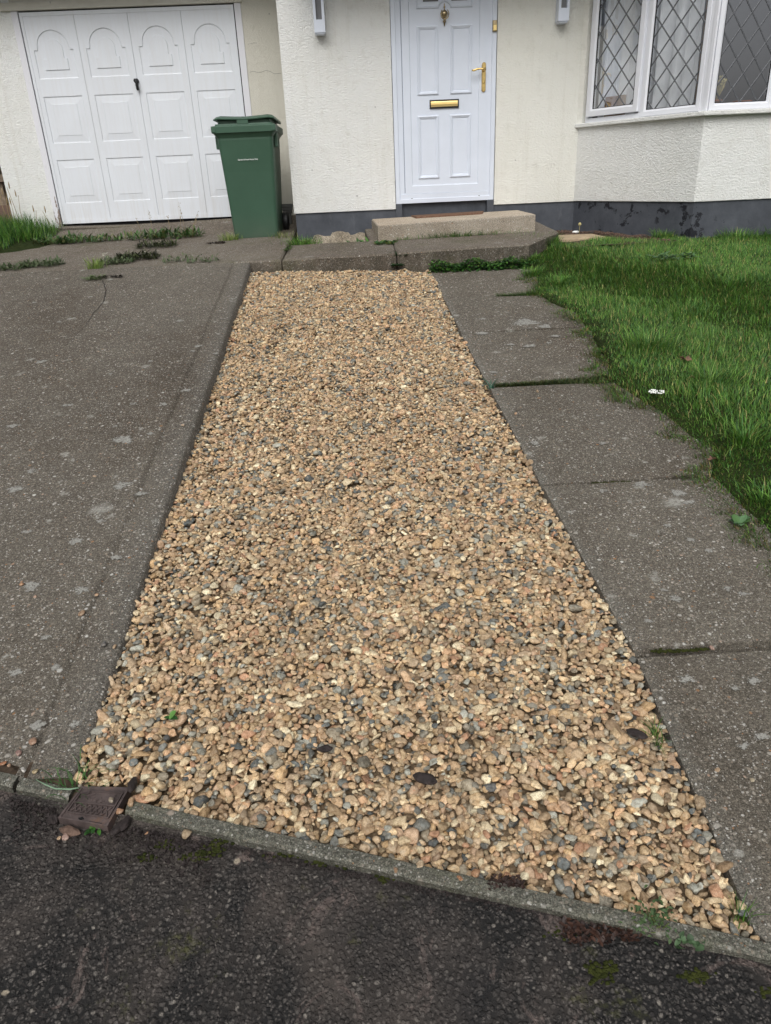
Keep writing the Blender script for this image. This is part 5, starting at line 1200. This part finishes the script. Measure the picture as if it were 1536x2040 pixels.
# creeping plant along the path end
b = MB()
for k in range(1500):
    t = rnd.random(); x = 0.60+0.86*t; y = 6.235-0.10*rnd.random()**1.5; z = zp(G, x, y)-0.005+0.085*rnd.random()*(0.6+0.5*math.sin(t*9+1)**2)
    c = [lin(62, 104, 44), lin(82, 126, 52), lin(50, 84, 40), lin(40, 66, 36), lin(112, 140, 66)][rnd.choices(range(5), (5, 3, 5, 3, 1))[0]]; f_ = rnd.uniform(0.75, 1.15)
    leaf(b, (x, y, z), rnd.uniform(-2.8, -0.3), rnd.uniform(0.02, 0.038), rnd.uniform(0.014, 0.024), rnd.uniform(-0.005, 0.02), 0.012, [c[i]*f_ for i in range(3)], 3)
tag(b.build('creeping_plant', M['leaf'], origin=(1.0, 6.2, -0.72), recalc=False), 'low bushy green creeper along the apron front at the path end', 'creeping plant')
# bin foot
p = Aat(462, 478); tuft('grass_tuft', p[0]-0.015, p[1]-0.03, p[2], 130, 0.085, 0.09, 'yellow green grass tuft at the left foot of the bin', wide=0.005, pal=[(120, 140, 66), (100, 126, 58), (150, 160, 96)])
p = Aat(430, 485); rosette('moss_clod', (p[0], p[1], p[2]), 60, 0.03, 0.02, 'dark brown dead moss clod left of the bin', 'moss clod', [lin(60, 46, 38)[:3], lin(46, 36, 30)[:3]], 0.05, 0.8, 1.6)
p = Aat(565, 474); tuft('grass_tuft', -0.70, 7.62, p[2], 90, 0.07, 0.10, 'pale grass at the right foot of the bin', wide=0.005, pal=[(120, 130, 76), (96, 116, 58), (134, 134, 92)], sx=1.3)
# garage joint weeds
for px, n, s_, lab in ((112, 160, 0.10, 'dark leafy weed at the left end of the garage joint'), (160, 120, 0.09, 'low green weed in the garage joint left of the middle'), (215, 100, 0.07, 'sparse weed in the garage joint near the arched panels'), (290, 110, 0.10, 'flat green weed in the joint under the garage middle'), (352, 200, 0.12, 'leafy green weed with tall dry stalks before the garage door')):
    p = on(px, 486-(px-112)*0.055, A); rosette('weed', (p[0], p[1], p[2]), n, s_*0.8, 0.022, lab, spread=s_*1.2, sx=1.7, rise=1.25, zr=0.06, pal=[lin(70, 104, 52)[:3], lin(56, 86, 44)[:3], lin(90, 116, 66)[:3], lin(100, 104, 62)[:3]])
mb = MB()
for px, h, dx in ((284, 0.20, -0.03), (306, 0.27, 0.0), (341, 0.22, 0.0), (362, 0.26, 0.03), (371, 0.34, -0.02), (383, 0.25, 0.10), (377, 0.20, 0.12)):
    p = on(px, 474, A); mb.tube([(p[0], p[1], p[2]), (p[0]+dx*0.4, p[1], p[2]+h*0.55), (p[0]+dx, p[1]-0.02, p[2]+h)], [0.0020, 0.0015, 0.0009], 5)
    for q in range(7): t = rnd.uniform(0.55, 1.0); mb.lathe([(0.001, 0), (0.0028, 0.005), (0.001, 0.011)], p[0]+dx*t+rnd.uniform(-.012, .012), p[1]-0.01, p[2]+h*t, 5)
tag(mb.build('dry_stems', M['straw_stem'], origin=(-1.8, 8.1, -0.52)), 'thin dry seed stalks standing before the garage door', 'dry weed')
# apron joint clods
for px, py, n, s_, lab in ((275, 516, 260, 0.10, 'dark clod of dead moss and weeds on the apron joint'), (312, 492, 180, 0.10, 'dark green moss ridge running up towards the garage'), (85, 530, 200, 0.09, 'grey green weed patch on the joint at the drive left'), (10, 538, 160, 0.09, 'low green weed at the far left drive joint'), (230, 525, 170, 0.08, 'grey green feathery weed in the drive joint'), (352, 521, 60, 0.06, 'sprig of weed in the joint near the drive corner'), (405, 522, 60, 0.07, 'flat weed in the joint by the gravel corner')):
    p = on(px, py, A); dk = 'dark' in lab
    rosette('weed', (p[0], p[1], p[2]), int(n*1.5), s_*0.6, 0.013, lab, spread=s_*1.1, sx=1.6, rise=1.1, zr=0.05, pal=[lin(58, 62, 40)[:3], lin(46, 48, 34)[:3], lin(74, 84, 48)[:3]] if dk else [lin(90, 104, 76)[:3], lin(76, 96, 60)[:3], lin(104, 116, 84)[:3]])
p = on(193, 535, A); tuft('grass_tuft', p[0], p[1]-0.03, p[2], 110, 0.11, 0.07, 'bright yellow green tuft growing at the drive crack', wide=0.005, pal=[(140, 160, 80), (120, 146, 70), (104, 128, 70)])
p = on(190, 556, L); rosette('weed', (p[0], p[1], p[2]), 60, 0.07, 0.014, 'pale feathery weed at the top of the drive crack', spread=0.05, rise=0.7, pal=[lin(116, 130, 92)[:3], lin(96, 112, 76)[:3]])
p = on(222, 552, L); rosette('moss_clod', (p[0], p[1], p[2]), 60, 0.03, 0.016, 'small dark moss clod right of the drive crack', 'moss clod', [lin(50, 42, 34)[:3], lin(38, 34, 28)[:3]], 0.05, 0.7, 1.6)
b = MB(); p = on(211, 525, A)
b.tube([(p[0], p[1], p[2]), (p[0]+0.004, p[1], p[2]+0.06)], 0.002, 5)
for k in range(14): leaf(b, (p[0]+rnd.uniform(-.008, .012), p[1], p[2]+rnd.uniform(0.03, 0.085)), rnd.uniform(0, 6.28), 0.028, 0.016, 0.02, 0.01, (0.62, 0.60, 0.52), 3)
tag(b.build('seed_head', M['leaf'], origin=tuple(p), recalc=False), 'white fluffy seed head standing on the apron joint', 'seed head')
# apron centre joint
for px, py in ((576, 492),): p = on(px, py, A); rosette('weed', (p[0], p[1]-0.15, p[2]-0.006), 90, 0.03, 0.014, 'thin green weed line in the apron joint below the house corner', spread=0.2, sx=0.10, rise=0.7, pal=[lin(74, 92, 46)[:3], lin(56, 74, 40)[:3]])
# path joint moss, grass
P = []; n = 2600; t = rng.random(n); x = 0.70+t*0.68; hw_ = 0.012+0.055*np.clip((t-0.35)/0.65, 0, 1); y = 3.765+rng.uniform(-1, 1, n)*hw_
blades(P, np.stack([x, y, zp(G, x, y)-0.012*np.ones(n)], 1), rng.uniform(0, 6.28, n), 0.030*rng.uniform(0.5, 1.2, n)*(0.8+0.5*t), np.full(n, 0.004), np.clip(rng.normal(0.85, 0.2, n), 0.2, 1.1), np.array([lin(*c)[:3] for c in [(76, 92, 44), (58, 74, 40), (92, 100, 52), (56, 84, 50), (84, 76, 48)]])[rng.integers(0, 5, n)]*rng.uniform(0.65, 1.1, (n, 1)), 3)
tag(blade_mesh(P, 'grass', M['grass']), 'mossy grass tongue filling the wide path joint', 'grass', kind='stuff')
P = []; n = 900; t = rng.random(n)**1.5; x = 1.36-t*0.36; y = 5.40+rng.uniform(-1, 1, n)*(0.008+0.04*(1-t))
blades(P, np.stack([x, y, zp(G, x, y)-0.01*np.ones(n)], 1), rng.uniform(2.4, 3.9, n), 0.045*rng.uniform(0.5, 1.2, n), np.full(n, 0.0045), np.clip(rng.normal(0.85, 0.2, n), 0.2, 1.1), gcol(n, 0.8), 3)
tag(blade_mesh(P, 'grass', M['grass']), 'grass tongue lying over the upper path joint', 'grass', kind='stuff')
p = on(978, 772, G); tuft('grass_tuft', p[0], p[1], p[2]-0.01, 14, 0.08, 0.02, 'blue green grass blades drooping over the path corner', pal=[(66, 112, 92), (60, 100, 80)], wide=0.006, lean=1.0)
# moss cushions
mb = MB(); iv, ifc = ICO2
def cushion(px, py, pl, r, n, sx):
    c = on(px, py, pl)
    for k in range(n):
        x = c[0]+rnd.gauss(0, r*sx); y = c[1]+rnd.gauss(0, r*0.5); s = rnd.uniform(0.0012, 0.0042)
        mb.add([(x+q[0]*s*1.4, y+q[1]*s*1.2, zp(pl, x, y)+q[2]*s*0.7) for q in iv], [tuple(f_) for f_ in ifc], True)
Rd = (G[0]-0.015, G[1], 0)
for k in range(14): cushion(1302+k*8, 1298-k*0.35, (G[0]-0.006, G[1], 0), 0.006, 9, 1.0)
for k in range(8): cushion(1180+k*10, 962-k*0.4, (G[0]-0.006, G[1], 0), 0.005, 7, 1.0)
for px, py, n in ((335, 1684, 40), (295, 1709, 16), (395, 1705, 90), (420, 1692, 60), (1203, 1930, 60), (1200, 1945, 40), (1390, 1945, 60), (580, 1700, 30), (640, 1715, 40), (700, 1725, 26), (1105, 1865, 20), (760, 1750, 20), (1530, 1975, 16), (450, 1672, 16)): cushion(px, py, Rd, 0.012, n, 1.3)
tag(mb.build('moss', M['moss'], recalc=False), 'green moss cushions in the path joints and along the asphalt', 'moss', kind='stuff')
# kerb weeds
kp = on(1312, 1858, Rd)
b = MB()
for k in range(90):
    a = rnd.gauss(0, 0.02); c = [lin(78, 100, 62), lin(92, 114, 78), lin(62, 84, 52)][rnd.randrange(3)]
    leaf(b, (kp[0]+a-0.012, kp[1]+rnd.gauss(0.012, 0.016), kp[2]+rnd.uniform(0.012, 0.05)), rnd.uniform(0, 6.28), rnd.uniform(0.007, 0.014), rnd.uniform(0.004, 0.007), 0.005, 0.005, c[:3], 3)
for k in range(14): b.tube([(kp[0]+rnd.gauss(0, .008), kp[1], kp[2]), (kp[0]+rnd.gauss(0, .02)-0.012, kp[1]+rnd.gauss(.012, .012), kp[2]+rnd.uniform(.02, .045))], 0.0012, 4)
b.c += [(*lin(86, 100, 50)[:3], 1.0)]*(len(b.v)-len(b.c))
tag(b.build('weed', M['leaf'], origin=tuple(kp), recalc=False), 'feathery pale green weed growing out of the kerb foot', 'weed')
kp = on(1368, 1885, Rd); rosette('weed', (kp[0], kp[1], kp[2]+0.012), 20, 0.018, 0.013, 'round leaved weed at the kerb foot beside the feathery one', rise=1.2, spread=0.018, pal=[lin(78, 104, 70)[:3], lin(92, 118, 84)[:3], lin(62, 86, 56)[:3]], sx=1.6)
kp = on(1195, 1852, Rd); rosette('weed', (kp[0], kp[1], kp[2]+0.004), 260, 0.014, 0.008, 'red brown withered stonecrop along the kerb foot', rise=0.9, spread=0.030, sx=2.4, pal=[lin(66, 47, 40)[:3], lin(54, 40, 36)[:3], lin(82, 58, 48)[:3]])
kp = on(1010, 1760, G); rosette('weed', (kp[0], kp[1], kp[2]), 140, 0.012, 0.007, 'dark withered stonecrop on the kerb top at the gravel', rise=0.7, spread=0.016, sx=2.2, pal=[lin(66, 48, 42)[:3], lin(54, 42, 38)[:3]])
kp = on(150, 1562, L); tuft('grass_tuft', kp[0], kp[1], kp[2]-0.008, 50, 0.042, 0.05, 'green grass tuft in the corner above the iron cover', pal=[(66, 106, 50), (84, 124, 66), (60, 92, 50)], wide=0.003, lean=1.05, sx=1.4)
b = MB(); q0 = on(75, 1560, G); q1 = on(105, 1576, G); q2 = on(150, 1575, G)
P = [np.array([*on(x, y, G)])+np.array([0, 0, 0.006]) for x, y in ((72, 1556), (90, 1566), (112, 1575), (140, 1576), (158, 1573))]
b.tube([tuple(q) for q in P], [0.0008, 0.0016, 0.002, 0.0022, 0.002], 5); b.c = [(*lin(140, 170, 140)[:3], 1.0)]*len(b.v)
tag(b.build('bent_grass', M['leaf'], origin=tuple(P[2])), 'long pale grass blade bent over the short kerb piece', 'grass blade')
kp = on(188, 1655, Rd); rosette('weed', (kp[0], kp[1], kp[2]+0.004), 12, 0.018, 0.010, 'tiny green seedling below the iron cover', rise=0.8, spread=0.008, sx=1.6)
kp = on(338, 1432, G); rosette('weed', (kp[0], kp[1], kp[2]), 5, 0.028, 0.018, 'single green weed leaf sprouting in the gravel left side', rise=0.7)
kp = on(1312, 1462, G); tuft('grass_tuft', kp[0]-0.006, kp[1], kp[2]-0.02, 40, 0.05, 0.03, 'dark grass sprig between gravel and path slab', dark=0.7, wide=0.003, sx=0.5)
kp = on(1482, 1826, G); tuft('grass_tuft', kp[0]-0.004, kp[1]+0.01, kp[2]-0.02, 34, 0.05, 0.02, 'thin grass sprig in the gravel corner by the kerb', dark=0.8, wide=0.0022, lean=0.5)
kp = on(1410, 1045, G); rosette('weed', (kp[0]+0.10, kp[1]-0.02, kp[2]+0.01), 9, 0.04, 0.03, 'pale leaf weed at the lawn corner of the path', rise=0.8, spread=0.02, pal=[lin(96, 130, 90)[:3], lin(84, 120, 70)[:3]])
kp = on(1345, 515, (G[0]+0.05, G[1], 0)); rosette('weed', (kp[0], kp[1], kp[2]+0.01), 40, 0.10, 0.03, 'pale leaved dandelion in the lawn below the bay', rise=0.6, spread=0.10, pal=[lin(86, 118, 76)[:3], lin(96, 128, 88)[:3]], sx=1.5)
# yarrow
b = MB(); c0 = on(1308, 781, (G[0]+0.05, G[1], 0))
yr = thing('yarrow', (c0[0], c0[1], c0[2]-0.05), 'white yarrow flower at the lawn edge by the path', 'flower')
b.tube([(c0[0], c0[1], c0[2]-0.05), (c0[0], c0[1], c0[2]-0.004)], 0.002, 5); b.c = [(*lin(80, 110, 60)[:3], 1.0)]*len(b.v); b.build('stem', M['leaf'], yr)
b = MB()
for k in range(46):
    a = rnd.uniform(0, 6.28); r = 0.034*math.sqrt(rnd.random()); b.lathe([(0.001, -0.002), (0.005, 0.0), (0.0045, 0.003), (0.001, 0.004)], c0[0]+r*math.cos(a)*1.1, c0[1]+r*math.sin(a), c0[2]+rnd.uniform(-.002, .003), 6)
b.build('flower_head', M['flower_white'], yr)
def flat_leaf(px, py, dz, size, ang, label):
    c = on(px, py, (G[0]+dz, G[1], 0)); b = MB(); n = 18; lp = []
    for k in range(n):
        t = 2*math.pi*k/n; r = size*(0.75+0.3*math.sin(5*t+ang)); lp.append((c[0]+r*math.cos(t+ang), c[1]+r*0.8*math.sin(t+ang), c[2]+0.35*size*math.cos(2*t)+0.3*size))
    b.add(lp+[(c[0], c[1], c[2]+0.1*size)]+[(p_[0], p_[1], p_[2]-0.0012) for p_ in lp]+[(c[0], c[1], c[2]+0.1*size-0.0012)], [(k, (k+1) % n, n) for k in range(n)]+[((k+1) % n+n+1, k+n+1, 2*n+1) for k in range(n)]+[(k, k+n+1, (k+1) % n+n+1, (k+1) % n) for k in range(n)])
    tag(b.build('dead_leaf', M['deadleaf'], origin=tuple(c)), label, 'leaf')
flat_leaf(1365, 717, 0.065, 0.035, 0.4, 'purple brown dead leaf lying on the lawn')
flat_leaf(1378, 752, 0.055, 0.016, 1.4, 'small orange brown dead leaf in the lawn below the larger one')
flat_leaf(1418, 915, 0.03, 0.018, 2.0, 'brown dead leaf at the lawn edge lower down')
# things at the foot of the bay
mb = MB(); p = [onY(1092, 470, 7.05), onY(1165, 468, 7.05)]
mb.hexa([(1.86, 7.0, -0.66), (2.30, 7.02, -0.66), (2.26, 7.32, -0.66), (1.92, 7.36, -0.66)], [(1.86, 7.0, -0.612), (2.30, 7.02, -0.612), (2.26, 7.32, -0.606), (1.92, 7.36, -0.606)])
tag(mb.build('stone_slab', M['sandstone'], origin=(2.08, 7.2, -0.65), bevel=0.01), 'pale sandy slab lying by the wall right of the step', 'slab')
mb = MB()
for k in range(420):
    x = rnd.uniform(1.75, 2.75); y = 7.86-max(0, x-2.22)*1.69-rnd.random()**2*0.45
    if 1.84 < x < 2.3 and 6.98 < y < 7.38: continue
    z = -0.635+0.02*nz(x, y, 6)+0.02*(y-7); s = rnd.uniform(0.008, 0.022); a = rnd.uniform(0, 6.28); d = Vector((math.cos(a)*s, math.sin(a)*s, rnd.uniform(-.3, .3)*s)); w = Vector((-d.y, d.x, 0))*0.4; c = Vector((x, y, z+0.006))
    q = [c-d-w, c+d-w*0.6, c+d+w*0.6, c-d+w]; mb.add(q+[v+Vector((0, 0, 0.005)) for v in q], [(4, 5, 6, 7), (0, 1, 5, 4), (1, 2, 6, 5), (2, 3, 7, 6), (3, 0, 4, 7)])
tag(mb.build('debris', M['wood'], recalc=False), 'brown bark litter along the foot of the dark plinth', 'bark litter', kind='stuff')
mb = MB(); q = onY(1147, 460, 7.55); mb.lathe([(0.004, 0), (0.03, 0.004), (0.034, 0.016), (0.02, 0.024)], q[0], 7.55, -0.615, 12, 'Z', 0.5); tag(mb.build('plastic_scrap', M['flower_white'], origin=(q[0], 7.55, -0.61)), 'small white plastic scrap at the foot of the plinth', 'scrap')
mb = MB(); q = onY(1155, 447, 7.5); mb.tube([(q[0], 7.5, -0.62), (q[0], 7.5, q[2])], 0.0022, 5)
mb.lathe([(0.002, -0.016), (0.014, -0.008), (0.016, 0), (0.012, 0.012), (0.002, 0.018)], q[0], 7.5, q[2], 10); tag(mb.build('dandelion', M['straw'], origin=(q[0], 7.5, -0.62)), 'dandelion seed head in front of the dark plinth', 'flower')

# ------------------------------------------------------------------ left background beyond the garage corner
mb = MB(); grid_sheet(mb, lambda a, b: -7.5+3.7*a, lambda a, b: 8.9+5.0*b, 12, 12, lambda x, y: -0.46+0.10*(y-8.9)+0.03*nz(x, y, 3))
struct(mb.build('bank', M['wood'], recalc=False), 'brown leaf covered bank beside the garage')
fn = thing('fence', (-5.2, 11.4, -0.3), 'grey timber rail fence seen past the left house corner', 'fence')
for k in range(4):
    mb = MB(); x = -6.8+k*0.9; mb.box(x, x+0.1, 11.4, 11.5, -0.4, 0.75); mb.build('post', M['fence'], fn)
mb = MB()
for k in range(22): mb.box(-7.2+k*0.16, -7.2+k*0.16+0.14, 11.5, 11.52, -0.35, 0.85)
mb.build('boards', M['bark'], fn)
mb = MB(); mb.box(-7.3, -3.8, 11.34, 11.398, 0.10, 0.19); mb.box(-7.3, -3.8, 11.34, 11.398, 0.5, 0.58); mb.build('rail', M['fence'], fn)

for o in SC.objects:
    if '_o' in o: del o['_o']
